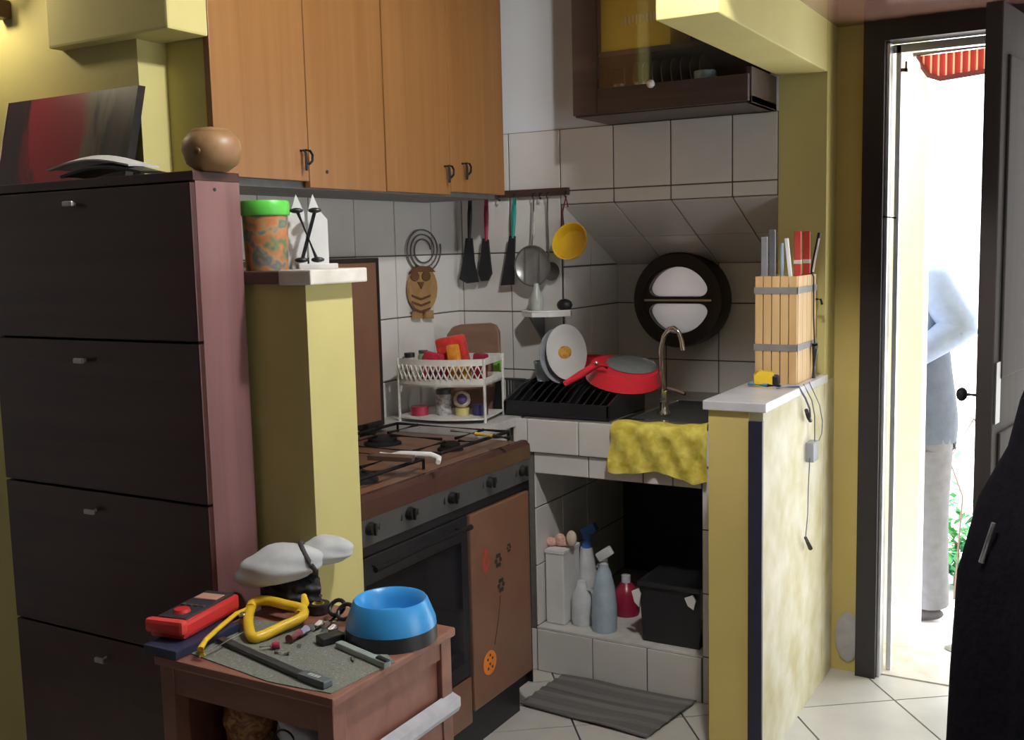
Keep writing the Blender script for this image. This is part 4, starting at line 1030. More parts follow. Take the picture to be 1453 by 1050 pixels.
# painting leaning on the wall
a, b = hit(6, 148, 1, 1.745), hit(190, 120, 1, 1.745)
ptg = thing('canvas_painting', 'unframed abstract canvas in red, black and grey leaning on the yellow wall', 'painting', ((a.x + b.x) / 2, 1.70, ZK))
zt = (a.z + b.z) / 2 + .002
def abstract():
    m, nt, bs_ = _nt('abstract_red_black_print'); L = nt.links.new; N = nt.nodes.new
    tc = N('ShaderNodeTexCoord'); mp = N('ShaderNodeMapping'); L(tc.outputs['Object'], mp.inputs[0]); mp.inputs['Rotation'].default_value = (0, .5, 0); mp.inputs['Scale'].default_value = (14, 6, 5)
    nz = N('ShaderNodeTexNoise'); nz.inputs['Scale'].default_value = 1.0; nz.inputs['Detail'].default_value = 5; nz.inputs['Distortion'].default_value = .8; L(mp.outputs[0], nz.inputs['Vector'])
    sp = N('ShaderNodeSeparateXYZ'); L(tc.outputs['Object'], sp.inputs[0])
    mr = N('ShaderNodeMapRange'); mr.inputs[1].default_value = -.25; mr.inputs[2].default_value = .25; L(sp.outputs[0], mr.inputs[0])
    ad = N('ShaderNodeMath'); ad.operation = 'MULTIPLY_ADD'; ad.inputs[1].default_value = .55; L(nz.outputs['Fac'], ad.inputs[0]); L(mr.outputs[0], ad.inputs[2])
    sb = N('ShaderNodeMath'); sb.operation = 'SUBTRACT'; sb.inputs[1].default_value = .27; L(ad.outputs[0], sb.inputs[0])
    cr = N('ShaderNodeValToRGB'); el = cr.color_ramp.elements
    el[0].color = (.03, .012, .02, 1)
    for p_, c_ in ((.16, (.02, .014, .022)), (.22, (.05, .012, .02)), (.30, (.26, .018, .03)), (.58, (.22, .02, .03)), (.66, (.15, .10, .07)), (.74, (.11, .09, .07)), (.80, (.015, .012, .014)), (.9, (.05, .03, .03))):
        e = el.new(p_); e.color = (*c_, 1)
    el[len(el) - 1].color = (.012, .01, .012, 1)
    L(sb.outputs[0], cr.inputs[0]); L(cr.outputs[0], bs_.inputs['Base Color']); bs_.inputs['Roughness'].default_value = .35
    return m
AB = abstract()
bm = B(); x0, x1 = a.x, b.x
v = [(x0, 1.700, ZK), (x1, 1.700, ZK), (x1, 1.757, zt), (x0, 1.757, zt)]
A = [bm.verts.new(q) for q in v]; Bk = [bm.verts.new((q[0], q[1] + .022, q[2])) for q in v]
for k in range(4): bm.faces.new((A[k], A[(k + 1) % 4], Bk[(k + 1) % 4], Bk[k]))
bm.faces.new(Bk[::-1]); bm.faces.new(A); 
obj('canvas', bm, AB, ptg)
obj('edge_strip', prism(B(), [(1.698, ZK), (1.722, ZK), (1.779, zt), (1.755, zt)], (x0, 0, 0), (0, 1, 0), (0, 0, 1), .003), mat('cream_canvas_edge', (.55, .48, .36), .8), ptg)
# papers and pouch on top
def sag(x0, x1, y0, y1, h, zb):
    def f(u, v): return Vector((x0 + (x1 - x0) * u, y0 + (y1 - y0) * v, zb + h * math.sin(math.pi * min(1, u * .85 + .1)) * (.5 + .5 * math.sin(math.pi * (v * .8 + .1))) ))
    return f
xa, xb = hit(80, 245, 1, 1.63).x, hit(205, 240, 1, 1.63).x
sheet('pouch', sag(xa + .05, xb + .02, 1.60, 1.68, .030, ZK + .006), 12, 8, .006, BLACK, 'black soft pouch lying in front of the painting', 'pouch')
sheet('magazine', sag(xa, xb - .02, 1.605, 1.69, .034, ZK + .022), 12, 8, .004, mat('white_paper', (.62, .62, .64), .6), 'white curled magazine over the black pouch', 'magazine')
# wall lamp on the living-room wall
lp = thing('wall_lamp', 'small wall lamp glowing at the top of the yellow wall', 'lamp', (-2.50, 1.76, 2.07))
obj('bracket', bx(B(), (-2.505, 1.735, 2.055), (-2.465, 1.779, 2.10), .004), mat('brown_bracket', (.10, .05, .03), .5), lp)
em = bpy.data.materials.new('lit_lamp_shade'); em.use_nodes = True
eb = em.node_tree.nodes['Principled BSDF']; eb.inputs['Base Color'].default_value = (.9, .85, .7, 1); eb.inputs['Emission Color'].default_value = (1, .88, .62, 1); eb.inputs['Emission Strength'].default_value = 3.0
obj('shade', lathe(B(), [(.03, 0), (.06, .09), (.057, .09), (.027, .002), (0, .002)], (-2.493, 1.70, 2.10), 20), em, lp, smooth=40)
ld_ = bpy.data.lights.new('lamp_light', 'POINT'); ld_.energy = 5.0; ld_.color = (1, .86, .58); ld_.shadow_soft_size = .03
lo_ = bpy.data.objects.new('lamp_light', ld_); COL.objects.link(lo_); lo_.location = (-2.55, 1.60, 2.14)

# ---- small side table in front
TX0, TX1, TY0, TY1, TT = -1.558, -1.140, 1.336, 1.704, .70
tb = thing('side_table', 'small reddish wooden side table covered with tools', 'table', ((TX0 + TX1) / 2, (TY0 + TY1) / 2, 0))
obj('top', bx(B(), (TX0 - .006, TY0 - .008, TT - .018), (TX1 + .008, TY1 + .006, TT), .004), RED_W, tb)
for x in (TX0, TX1 - .035):
    for y in (TY0, TY1 - .035): obj('leg', bx(B(), (x, y, 0), (x + .035, y + .035, TT - .018), .002), RED_W, tb)
obj('front_rail', bx(B(), (TX0 + .035, TY0 + .003, TT - .072), (TX1 - .035, TY0 + .02, TT - .018)), RED_W, tb)
obj('front_rail', bx(B(), (TX0 + .035, TY1 - .02, TT - .072), (TX1 - .035, TY1 - .003, TT - .018)), RED_W, tb)
obj('side_rail', bx(B(), (TX1 - .02, TY0 + .035, TT - .055), (TX1 - .003, TY1 - .035, TT - .018)), RED_W, tb)
zb1 = hit(632, 1005, 0, TX1 + .01).z
obj('side_panel', bx(B(), (TX1 - .018, TY0 + .035, .10), (TX1 - .012, TY1 - .035, TT - .055)), RED_W, tb)
obj('side_panel', bx(B(), (TX0 + .012, TY0 + .035, .10), (TX0 + .018, TY1 - .035, TT - .018)), RED_W, tb)
obj('back_panel', bx(B(), (TX0 + .035, TY1 - .016, .10), (TX1 - .035, TY1 - .01, TT - .072)), RED_W, tb)
obj('cross_rail', bx(B(), (TX1 - .02, TY0 + .035, zb1 - .075), (TX1 - .003, TY1 - .035, zb1 - .035)), RED_W, tb)
obj('bar', prism(B(), [(TX1 - .003, zb1 - .022), (TX1 + .012, zb1 - .022), (TX1 + .018, zb1 - .010), (TX1 + .018, zb1 + .008), (TX1 - .003, zb1 + .016)], (0, TY1 + .002, 0), (1, 0, 0), (0, 0, 1), TY1 - TY0), mat('silvery_grey_bar', (.55, .56, .62), .35, .3), tb)
obj('shelf', bx(B(), (TX0 + .02, TY0 + .01, .44), (TX1 - .02, TY1 - .018, .455)), RED_W, tb)
def rumple(name, c, s, m, label, cat, seed=0, amp=.18, zmin=None):
    bm = B(); r_ = bmesh.ops.create_icosphere(bm, subdivisions=4, radius=1)
    rd = random.Random(seed); ph = [rd.uniform(0, 6) for _ in range(9)]
    for v in bm.verts:
        n = v.co.copy(); k = 1 + amp * (math.sin(5 * n.x + ph[0]) * math.sin(4 * n.y + ph[1]) + .5 * math.sin(9 * n.z + ph[2] + 4 * n.x) + .35 * math.sin(15 * n.y + 11 * n.x + ph[3]))
        v.co = Vector((c[0] + s[0] * n.x * k, c[1] + s[1] * n.y * k, c[2] + s[2] * n.z * k))
        if zmin is not None and v.co.z < zmin: v.co.z = zmin
    return one(name, bm, m, label, cat, smooth=60)
cb = hit(285, 1010, 1, 1.42); zs = .456
rumple('food_bag', (-1.452, 1.46, .545), (.055, .055, .075), blotch('golden_brown_print', [(.16, .06, .03), (.50, .26, .09), (.26, .08, .05), (.62, .42, .18)], 45), 'brown and gold printed bag on the table shelf', 'bag', 3, .10, zs)
cb = hit(385, 1030, 1, 1.42)
rumple('plastic_bag', (-1.285, 1.47, .545), (.085, .065, .08), mat('grey_white_film', (.72, .73, .78), .35, var=.15, scale=20), 'crumpled greyish white plastic bag on the table shelf', 'bag', 5, .16, zs)
pb = [o for o in bpy.data.objects if o.name.startswith('plastic_bag')][0]
ring = [(pb.location.x - .01 + .022 * math.cos(a), 1.392, .565 + .016 * math.sin(a)) for a in [2 * math.pi * k / 16 for k in range(17)]]
obj('printed_mark', tube(tube(B(), ring, .002, 5), [(pb.location.x - .055, 1.394, .555), (pb.location.x - .035, 1.390, .572), (pb.location.x - .02, 1.392, .553)], .002, 5), BLACK, pb)

def T(px, py, z=TT): return hit(px, py, 2, z)
def ztop(p, z): return Vector((p.x, p.y, z))
# newspaper under the tools
bm = B(); prism(bm, [(T(a, b).x, T(a, b).y) for a, b in ((262, 925), (300, 905), (360, 880), (520, 900), (560, 940), (470, 985), (430, 978), (380, 968))][::-1], (0, 0, TT + .0002), (1, 0, 0), (0, 1, 0), .0018)
one('newspaper', bm, blotch('newsprint', [(.10, .11, .095), (.19, .20, .175), (.12, .125, .11), (.26, .265, .235)], 160, .9), 'greenish grey newspaper sheet spread under the tools', 'newspaper')
Z1 = TT + .0022
def rbox(pa, pb_, w, z0, z1, bev=.003):
    """flat bar from pa to pb (table points) of width w between heights z0 and z1"""
    d = Vector((pb_.x - pa.x, pb_.y - pa.y, 0)); L = d.length; an = math.atan2(d.y, d.x)
    return obx(B(), ((pa.x + pb_.x) / 2, (pa.y + pb_.y) / 2, (z0 + z1) / 2), (L / 2, w / 2, (z1 - z0) / 2), Matrix.Rotation(an, 3, 'Z'), bev)
# navy notebook
pa, pb_ = T(250, 925, TT + .006), T(318, 882, TT + .006)
nb = thing('notebook', 'dark navy notebook under the red multimeter', 'notebook', (pa.x, pa.y, TT)); 
obj('cover', rbox(T(226, 925, TT + .01), T(318, 885, TT + .01), .088, TT + .0005, TT + .018), mat('navy_cover', (.018, .022, .06), .5), nb)
# multimeter
ca, cb = T(238, 889, .742), T(317, 847, .742)
d = Vector((cb.x - ca.x, cb.y - ca.y, 0)); an = math.atan2(d.y, d.x); L = d.length
mm = thing('multimeter', 'red and black digital multimeter lying on the navy notebook', 'multimeter', (ca.x, ca.y, TT + .019), an)
obj('holster', bx(B(), (-.004, -.040, .0), (L, .040, .034), .008), REDP, mm, world=False)
obj('bumper', bx(B(), (-.014, -.044, .012), (.006, .044, .040), .008), mat('bright_red_rubber', (.75, .06, .05), .5), mm, world=False)
fc_ = obj('face', bx(B(), (.012, -.033, .030), (L - .008, .033, .038), .003), mat('charcoal_face', (.03, .028, .035), .5), mm, world=False)
obj('dial', lathe(B(), [(.017, .038), (.015, .044), (0, .044)], (.045, 0, 0), 20), REDP, fc_, world=False, smooth=40)
obj('screen', bx(B(), (L - .062, -.026, .038), (L - .030, .026, .040), .001), mat('pale_orange_screen', (.60, .32, .24), .3), fc_, world=False)
for k in range(4): obj('button', bx(B(), (.075 + .0 * k, -.028 + k * .015, .038), (.083, -.019 + k * .015, .041), .001), DGREY, fc_, world=False)
# hacksaw: yellow looped handle, frame arm, blade
hs = thing('hacksaw', 'hacksaw with a yellow open handle lying across the table', 'hacksaw', ztop(T(372, 900), Z1))
def TL(lst): return [T(a, b, z) for a, b, z in lst]
lp_ = TL([(356, 862, .722), (352, 880, .720), (357, 903, .712), (370, 903, .712), (398, 890, .716), (428, 876, .722), (428, 864, .728), (405, 858, .732), (378, 852, .732), (360, 855, .728), (356, 862, .722), (352, 880, .720)])
obj('handle', tube(B(), spl(lp_[:-1]), .0105, 10), YELP, hs, smooth=60)
obj('horn', tube(B(), TL([(424, 872, .724), (433, 856, .735), (431, 845, .745)]), [.010, .009, .006], 8), YELP, hs, smooth=60)
obj('frame', tube(B(), TL([(287, 931, .709), (284, 921, .722), (292, 908, .7255), (312, 890, .7265), (335, 871, .7265), (352, 864, .725)]), [.006, .0065, .005, .005, .005, .005], 8), YELP, hs, smooth=60)
obj('blade', tube(B(), TL([(289, 928, .711), (330, 905, .7150), (360, 890, .7155)]), .0018, 6), STEEL, hs)
obj('wing_nut', ball(B(), T(345, 873, .724), .010, (1, 1, .7)), STEEL, hs, smooth=60)
# dark steel file and a grey cutter
fa, fb = T(312, 905, Z1 + .008), T(432, 958, Z1 + .008)
fi = thing('file', 'long dark steel file lying along the table edge', 'file', ztop(fa, Z1))
obj('blade', rbox(fa, fb, .018, Z1, Z1 + .010), mat('gunmetal', (.05, .055, .06), .4, .4), fi)
fc2 = T(466, 970, Z1 + .008)
obj('grip', rbox(fb - (fc2 - fb) * .1, fc2, .022, Z1, Z1 + .014), mat('slate_grip', (.09, .11, .12), .4), fi)
for k in range(4):
    p = fb.lerp(fc2, .25 + k * .12); obj('stamp', bx(B(), (p.x - .003, p.y - .004, Z1 + .0138), (p.x + .002, p.y + .004, Z1 + .0146)), mat('pale_stamp', (.45, .47, .48), .5) if k == 0 else bpy.data.materials['pale_stamp'], fi)
ka, kb_ = T(480, 912, Z1 + .008), T(550, 942, Z1 + .008)
kn = thing('utility_knife', 'grey green utility knife beside the blue bowl', 'knife', ztop(ka, Z1))
obj('body', rbox(ka, kb_, .016, Z1, Z1 + .012), mat('sage_grey', (.28, .33, .32), .4), kn); obj('slider', rbox(kb_ - (kb_ - ka) * .2, kb_ + (kb_ - ka) * .02, .010, Z1 + .0115, Z1 + .016), BLACK, kn)
# battery, scissors, small black box, screws
ba, bb_ = T(410, 907, Z1 + .009), T(435, 893, Z1 + .009)
bt = thing('battery', 'purple and red battery lying below the yellow handle', 'battery', ztop(ba, Z1))
obj('cell', tube(B(), [ba, ba.lerp(bb_, .6)], .009, 12), mat('plum_wrap', (.20, .04, .07), .3), bt, smooth=40); obj('band', tube(B(), [ba.lerp(bb_, .6), bb_], .009, 12), mat('lilac_wrap', (.42, .40, .60), .3), bt, smooth=40)
sc2 = thing('scissors', 'scissors with black loops and steel blades left of the bowl', 'scissors', ztop(T(470, 880), Z1))
for px, py in ((478, 862), (490, 868)):
    c = T(px, py, .726); obj('loop', tube(B(), [(c.x + .017 * math.cos(a), c.y + .012 * math.sin(a), c.z + .012 * math.sin(a)) for a in [2 * math.pi * k / 14 for k in range(15)]], .0045, 7), BLACK, sc2, smooth=60)
for a, b in (((492, 875), (455, 884)), ((480, 868), (458, 893))): obj('blade', rbox(T(a[0], a[1], .715), T(b[0], b[1], .708), .008, .708, .7105, .0008), CHROME, sc2)
one('small_box', rbox(T(452, 908, Z1 + .01), T(485, 900, Z1 + .01), .03, Z1, Z1 + .016), BLACK, 'small black plastic box among the tools', 'box')
rumple('tool_pouch', (T(414, 838, .73).x, T(414, 838, .73).y, .734), (.074, .044, .034), mat('black_nylon', (.012, .011, .016), .6, var=.3, scale=40), 'black nylon tool pouch under the pale cap', 'pouch', 9, .15, TT + .0005)
for i, (px, py) in enumerate(((392, 925), (424, 917), (409, 927), (500, 935), (508, 928))):
    p = T(px, py, Z1 + .003); d = Vector((math.cos(i * 1.9), math.sin(i * 1.9), 0)) * .011
    s_ = thing('screw', 'loose steel screw scattered on the newspaper', 'screw', ztop(p, Z1), group='loose screws on the newspaper')
    obj('shank', tube(B(), [p, p + d], [.0025, .001], 6), STEEL, s_); obj('head', tube(B(), [p - d * .15, p], .0045, 8), STEEL, s_)
# roll of tape, sockets, screwdriver among the tools
c = T(452, 868, Z1); c.z = Z1
tp = thing('tape_roll', 'roll of black insulating tape between the pouch and the scissors', 'tape', c)
obj('roll', lathe(B(), [(.013, 0), (.024, 0), (.024, .019), (.013, .019), (.013, 0)], c, 24), BLACK, tp, smooth=40); obj('core', lathe(B(), [(.0115, 0), (.0128, 0), (.0128, .019), (.0115, .019), (.0115, 0)], c, 20), mat('yellow_core', (.6, .5, .12), .6), tp, smooth=40)
for px, py, lb in ((443, 890, 'short steel socket beside the purple battery'), (462, 896, 'steel socket lying next to the small black box')):
    a = T(px, py, Z1 + .008); b = T(px + 12, py - 5, Z1 + .008)
    k_ = thing('socket', lb, 'socket', ztop(a, Z1)); obj('barrel', tube(B(), [a, b], .008, 12), CHROME, k_, smooth=40); obj('collar', tube(B(), [b, b + (b - a) * .25], .006, 12), STEEL, k_, smooth=40)
a, b = T(368, 918, Z1 + .007), T(400, 915, Z1 + .007)
sdv = thing('screwdriver', 'small screwdriver with a dark red grip near the battery', 'screwdriver', ztop(a, Z1)); obj('shaft', tube(B(), [a, a.lerp(b, .55)], .0025, 8), STEEL, sdv); 
obj('grip', tube(B(), [a.lerp(b, .5), a.lerp(b, .6), a.lerp(b, .9)], [.005, .007, .007], 10), CRIM, sdv, smooth=60)
# pet bowl
c = T(556, 905, TT); c.z = TT + .0005
bo = thing('pet_bowl', 'sky blue pet bowl with a black rubber foot on the side table', 'bowl', c)
obj('foot', lathe(B(), [(.090, 0), (.0885, .028), (.080, .030), (0, .030)], c, 36), BLACK, bo, smooth=40)
obj('bowl', lathe(B(), [(.088, .028), (.087, .040), (.073, .076), (.070, .080), (.066, .078), (.058, .060), (.052, .042), (0, .040)], c, 40), BLUP, bo, smooth=40)
# pale cap with dark band
cc = T(397, 803, .79)
cp_ = thing('cloth_cap', 'pale grey cloth cap with a dark band lying on the tool pouch', 'cap', (cc.x, cc.y, .755))
CAPM = mat('pale_grey_cloth', (.52, .54, .55), .85, var=.08, scale=30, bump=.15)
ux = Vector((.867, .498, 0)); uy = Vector((-.498, .867, 0))
def lobe(nm, c, s, rot, flatz=.0):
    bm = B(); bmesh.ops.create_icosphere(bm, subdivisions=4, radius=1)
    for v in bm.verts:
        n = v.co.copy(); k = 1 + .05 * math.sin(4 * n.x + 2) * math.sin(5 * n.y) + .03 * math.sin(9 * n.z + 6 * n.x)
        if n.z < 0: n.z *= .62
        w = Vector((n.x * s[0] * k, n.y * s[1] * k, n.z * s[2] * k)); ca_, sa = math.cos(rot), math.sin(rot)
        X_, Z_ = w.x * ca_ - w.z * sa, w.x * sa + w.z * ca_
        v.co = c + ux * X_ + uy * w.y + Vector((0, 0, Z_))
    return obj(nm, bm, CAPM, cp_, smooth=70)
crc = T(398, 806, .785); crs = (.094, .062, .050); crr = math.radians(12)
lobe('crown', crc, crs, crr)
lobe('brim', T(461, 785, .800), (.064, .046, .038), math.radians(8))
ring = []
for k in range(25):
    a = 2 * math.pi * k / 24; X = .66 + .16 * math.cos(a + .5); q = math.sqrt(max(.02, 1 - X * X)) * 1.03
    w = Vector((X * crs[0], -math.cos(a) * q * crs[1], math.sin(a) * q * crs[2] * (1 if math.sin(a) > 0 else .62)))
    ring.append(crc + ux * (w.x * math.cos(crr) - w.z * math.sin(crr)) + uy * w.y + Vector((0, 0, w.x * math.sin(crr) + w.z * math.cos(crr))))
obj('band', tube(B(), ring, .0055, 8, False), mat('dark_taupe_band', (.05, .04, .045), .7), cp_, smooth=60)

# ---- on the half wall
HZ = 1.0265
KX0, KX1, KY0, KY1, KZ = -.958, -.830, 3.125, 3.35, 1.347
kx = thing('slatted_holder', 'pale slatted wooden utensil holder on the half wall', 'holder', ((KX0 + KX1) / 2, (KY0 + KY1) / 2, HZ))
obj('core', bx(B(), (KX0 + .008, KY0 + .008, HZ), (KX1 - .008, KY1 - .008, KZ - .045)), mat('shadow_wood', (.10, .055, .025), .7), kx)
n = 5; w = (KX1 - KX0) / n
for k in range(n):
    obj('slat', bx(B(), (KX0 + k * w + .0015, KY0, HZ), (KX0 + (k + 1) * w - .0015, KY0 + .008, KZ), .001), SLAT, kx); obj('slat', bx(B(), (KX0 + k * w + .0015, KY1 - .008, HZ), (KX0 + (k + 1) * w - .0015, KY1, KZ), .001), SLAT, kx)
nw = 4; w = (KY1 - KY0 - .02) / nw
PALEW = SLAT
for k in range(nw):
    for x in (KX0, KX1 - .008): obj('slat', bx(B(), (x, KY0 + .01 + k * w + .0015, HZ), (x + .008, KY0 + .01 + (k + 1) * w - .0015, KZ), .001), SLAT, kx)
for z in (1.135, 1.305):
    bb = B(); t_ = .002
    bx(bb, (KX0 - t_, KY0 - t_, z - .010), (KX1 + t_, KY0, z + .010)); bx(bb, (KX1, KY0 - t_, z - .010), (KX1 + t_, KY1 + t_, z + .010)); bx(bb, (KX0 - t_, KY0, z - .010), (KX0, KY1, z + .010)); bx(bb, (KX0 - t_, KY1, z - .010), (KX1 + t_, KY1 + t_, z + .010))
    obj('band', bb, mat('grey_band', (.22, .20, .19), .5) if z < 1.2 else bpy.data.materials['grey_band'], kx)
GKM = mat('grey_handle', (.30, .31, .34), .4, .3)
def stick(name, px, py0, y, m, label, cat, rad=.006, flatw=None, lean=0, extra=None):
    a = hit(px + lean, py0, 1, y); b = Vector((hit(px, 398, 1, y).x, y, KZ - .045))
    dx_ = min(max(b.x, KX0 + .0195), KX1 - .0195) - b.x; b.x += dx_; a.x += dx_
    t = thing(name, label, cat, b)
    if flatw: obj('handle', obx(B(), (a + b) / 2, (flatw, .004, (a - b).length / 2), Matrix.Rotation(math.atan2((a - b).x, (a - b).z), 3, 'Y'), .003), m, t)
    else: obj('shaft', tube(B(), [b, a.lerp(b, .4), a], [rad * .8, rad, rad * .9], 8), m, t, smooth=60)
    return t, a, b
stick('table_knife', 1082, 336, 3.16, GKM, 'grey handled knife at the outer end of the slatted holder', 'knife', flatw=.010)
stick('table_knife', 1096, 326, 3.19, mat('pewter', (.24, .24, .25), .35, .5), 'taller pewter knife next to the grey handled knife', 'knife', flatw=.010)
stick('pen', 1110, 345, 3.15, mat('pen_blue', (.30, .42, .55), .4), 'blue and yellow pen in the slatted holder', 'pen', .005)
stick('spoon_handle', 1124, 338, 3.16, WPL, 'white handle leaning in the slatted holder', 'spoon', flatw=.006, lean=-8)
for px, lb in ((1132, 'red peeler beside the white handle'), (1146, 'red peeler beside the black and white scissors')):
    t, a, b = stick('peeler', px, 328, 3.22 if px < 1140 else 3.305, mat('brick_red', (.55, .06, .04), .4) if px < 1140 else bpy.data.materials['brick_red'], lb, 'peeler', flatw=.011)
    obj('collar', obx(B(), a.lerp(b, .52), (.0115, .005, .006), Matrix.Identity(3), .001), mat('cream_collar', (.7, .6, .5), .5) if px < 1140 else bpy.data.materials['cream_collar'], t)
t, a, b = stick('kitchen_scissors', 1155, 330, 3.332, BLACK, 'black and white handled scissors at the end of the slatted holder', 'scissors', .006, lean=15)
obj('inlay', tube(B(), [a.lerp(b, .1) + Vector((.004, -.006, 0)), a.lerp(b, .7) + Vector((.004, -.006, 0))], .003, 6), WPL, t)
# black latch cord on the holder side
cdx = KX1 + .005
t = thing('hanging_cord', 'thin black cord with a plug hanging down the slatted holder', 'cord', (cdx, 3.24, HZ))
yk = hit(1154, 450, 0, cdx).y
obj('wire', tube(B(), [(KX1 - .011, yk, KZ - .012), (KX1 - .008, yk, KZ + .0025), (KX1 + .001, yk, KZ + .0025), (cdx, yk, KZ - .008), (cdx, yk + .004, 1.22), (cdx + .005, yk, 1.13)], .0025, 6), BLACK, t); obj('plug', tube(B(), [(cdx + .0065, yk - .004, 1.135), (cdx + .0065, yk - .002, 1.12), (cdx + .003, yk, 1.06), (cdx + .003, yk, HZ + .0005)], [.009, .009, .004, .006], 8), BLACK, t, smooth=60)
p = hit(1172, 424, 0, cdx); obj('hook', tube(B(), [(cdx - .003, 3.335, p.z + .005), (cdx + .012, 3.335, p.z + .005), (cdx + .016, 3.335, p.z - .012)], .004, 6), BLACKM, kx)
# tape measure, lighter, screwdriver on the cap
c = hit(1086, 520, 1, 3.075)
tm = thing('tape_measure', 'yellow tape measure with black grip on the half wall', 'tape measure', (c.x, c.y, HZ), math.radians(20))
obj('case', prism(B(), [(-.032, 0), (.025, 0), (.03, .012), (.022, .040), (-.018, .044), (-.034, .03)], (0, .016, .0005), (1, 0, 0), (0, 0, 1), .032), YELP, tm, world=False)
obj('grip', bx(B(), (.018, -.018, .0005), (.040, .018, .032), .006), BLACK, tm, world=False)
p0, p1 = hit(1062, 545, 2, HZ + .007), hit(1108, 548, 2, HZ + .007)
bl_ = thing('blue_tool', 'blue and black cutter in front of the tape measure', 'cutter', (p0.x, p0.y, HZ))
obj('body', tube(B(), [p0, p0.lerp(p1, .6)], [.005, .006], 8), mat('azure_plastic', (.08, .30, .50), .4), bl_, smooth=60); obj('tip', tube(B(), [p0.lerp(p1, .6), p1], .005, 8), BLACK, bl_, smooth=60)
hx = XB1 + .0165
def PH(px, py, x=hx): return hit(px, py, 0, x)
CAB = mat('blue_grey_cable', (.10, .12, .17), .5)
cg = thing('charger_cable', 'dark charger cable draped over the half wall edge', 'cable', PH(1140, 560))
obj('wire', tube(B(), [hit(1102, 550, 2, HZ + .004), hit(1120, 549, 2, HZ + .004), Vector((hx - .006, PH(1136, 556).y, HZ + .003)), PH(1143, 565), PH(1149, 580), PH(1150, 594)], .003, 6), CAB, cg)
obj('plug', tube(B(), [PH(1144, 582), PH(1147, 592), PH(1150, 597)], .006, 8), BLACK, cg, smooth=60)
obj('wire', tube(B(), [Vector((hx - .006, PH(1143, 556).y, HZ + .003)), PH(1152, 568), PH(1156, 590), PH(1156, 632)], .0018, 6), CAB, cg)
obj('wire', tube(B(), [Vector((hx - .004, PH(1150, 552).y, HZ + .003)), PH(1163, 575), PH(1167, 598), PH(1166, 615), PH(1160, 630)], .0015, 6), CAB, cg)
u_ = PH(1155, 640, hx)
obj('adapter', bx(B(), (hx - .0175, u_.y - .035, u_.z - .03), (hx + .008, u_.y + .03, u_.z + .03), .004), mat('steel_grey_plastic', (.30, .31, .34), .35), cg)
obj('wire', tube(B(), [PH(1149, 650), PH(1147, 690), PH(1146, 730), PH(1143, 763)], .0015, 6), CAB, cg); obj('plug', tube(B(), [PH(1143, 763), PH(1150, 778)], [.005, .007], 8), BLACK, cg, smooth=60)

# ---- right foreground: coat on a stand
cs = thing('coat_stand', 'dark wooden coat stand hidden by the black coat', 'coat stand', (-.06, 2.25, 0))
obj('pole', tube(B(), [(-.06, 2.25, 0), (-.06, 2.25, 1.32)], .015, 10), DKW2, cs); obj('foot', lathe(B(), [(.16, 0), (.16, .015), (.03, .03), (0, .03)], (-.06, 2.25, 0), 20), DKW2, cs); obj('finial', ball(B(), (-.06, 2.25, 1.33), .025), DKW2, cs, smooth=60)
CB_ = mat('black_wool', (.007, .006, .009), .95, var=.3, scale=60, bump=.2, spec=.05)
ct = thing('coat', 'black wool coat hanging on a stand by the door', 'coat', (-.06, 2.25, .12))
bm = B(); prof = [(1.27, .030), (1.22, .075), (1.14, .100), (1.05, .118), (.95, .165), (.80, .200), (.60, .212), (.40, .222), (.25, .235), (.12, .245)]
rings = []
for z, r in prof:
    rings.append([bm.verts.new((-.06 + r * (1 + .06 * math.sin(7 * a + 2 * z) + .03 * math.sin(13 * a)) * math.cos(a), 2.25 + r * (1 + .06 * math.sin(7 * a + 2 * z)) * math.sin(a), z)) for a in [2 * math.pi * k / 56 for k in range(56)]])
for A_, B_ in zip(rings, rings[1:]):
    for k in range(56): bm.faces.new((A_[k], A_[(k + 1) % 56], B_[(k + 1) % 56], B_[k]))
obj('body', bm, CB_, ct, smooth=70)
p = hit(1410, 742, 1, 2.13); p2 = hit(1392, 798, 1, 2.13)
obj('strap', tube(B(), [p, p2], [.004, .005], 6), mat('grey_strap', (.25, .24, .26), .5), ct)

# ================================================================== OUTSIDE
GZ = -.17; YP = 4.69
aw = thing('awning', 'red and white striped scalloped awning outside the door', 'awning', (-.4, 4.3, 2.1))
AY = 4.25
def HA(px, py): return hit(px, py, 1, AY)
rpts = [(1303, 80), (1310, 96), (1318, 107), (1334, 112), (1400, 101), (1480, 90), (1480, 55), (1400, 68)]
o0 = HA(*rpts[0]); pl = [((HA(a, b) - o0).x, (HA(a, b) - o0).z) for a, b in rpts]
obj('valance', prism(B(), pl, o0, (1, 0, 0), (0, 0, 1), -.05), bands('red_white_stripes', [(.35, .02, .03), (.42, .03, .05), (.75, .45, .45), (.30, .015, .03)], 0, .026, .8), aw)
obj('hem', tube(B(), [HA(a, b) + Vector((0, -.004, 0)) for a, b in rpts[:6]], .010, 6), mat('dark_red_hem', (.10, .01, .02), .8), aw)
obj('rod', tube(B(), [HA(1296, 76), HA(1490, 54)], .012, 8), DGREY, aw)
for k in range(7):
    p = ((-.52, -.40, -.22, -.50, -.30, -.12, -.42)[k], (4.02, 4.18, 4.00, 4.36, 4.42, 4.25, 4.58)[k]); r = (.05, .04, .055, .045, .05, .04, .05)[k]
    one('paving_stone', ball(B(), (p[0], p[1], GZ + .004), r, (1.5, 1, .25), 2), mat('grey_stone_%d' % k, (.20 + .02 * k, .20 + .02 * k, .25), .9, bump=.4), 'flat bluish stone in the yard outside the door', 'stone', 'stones in the yard', smooth=60)
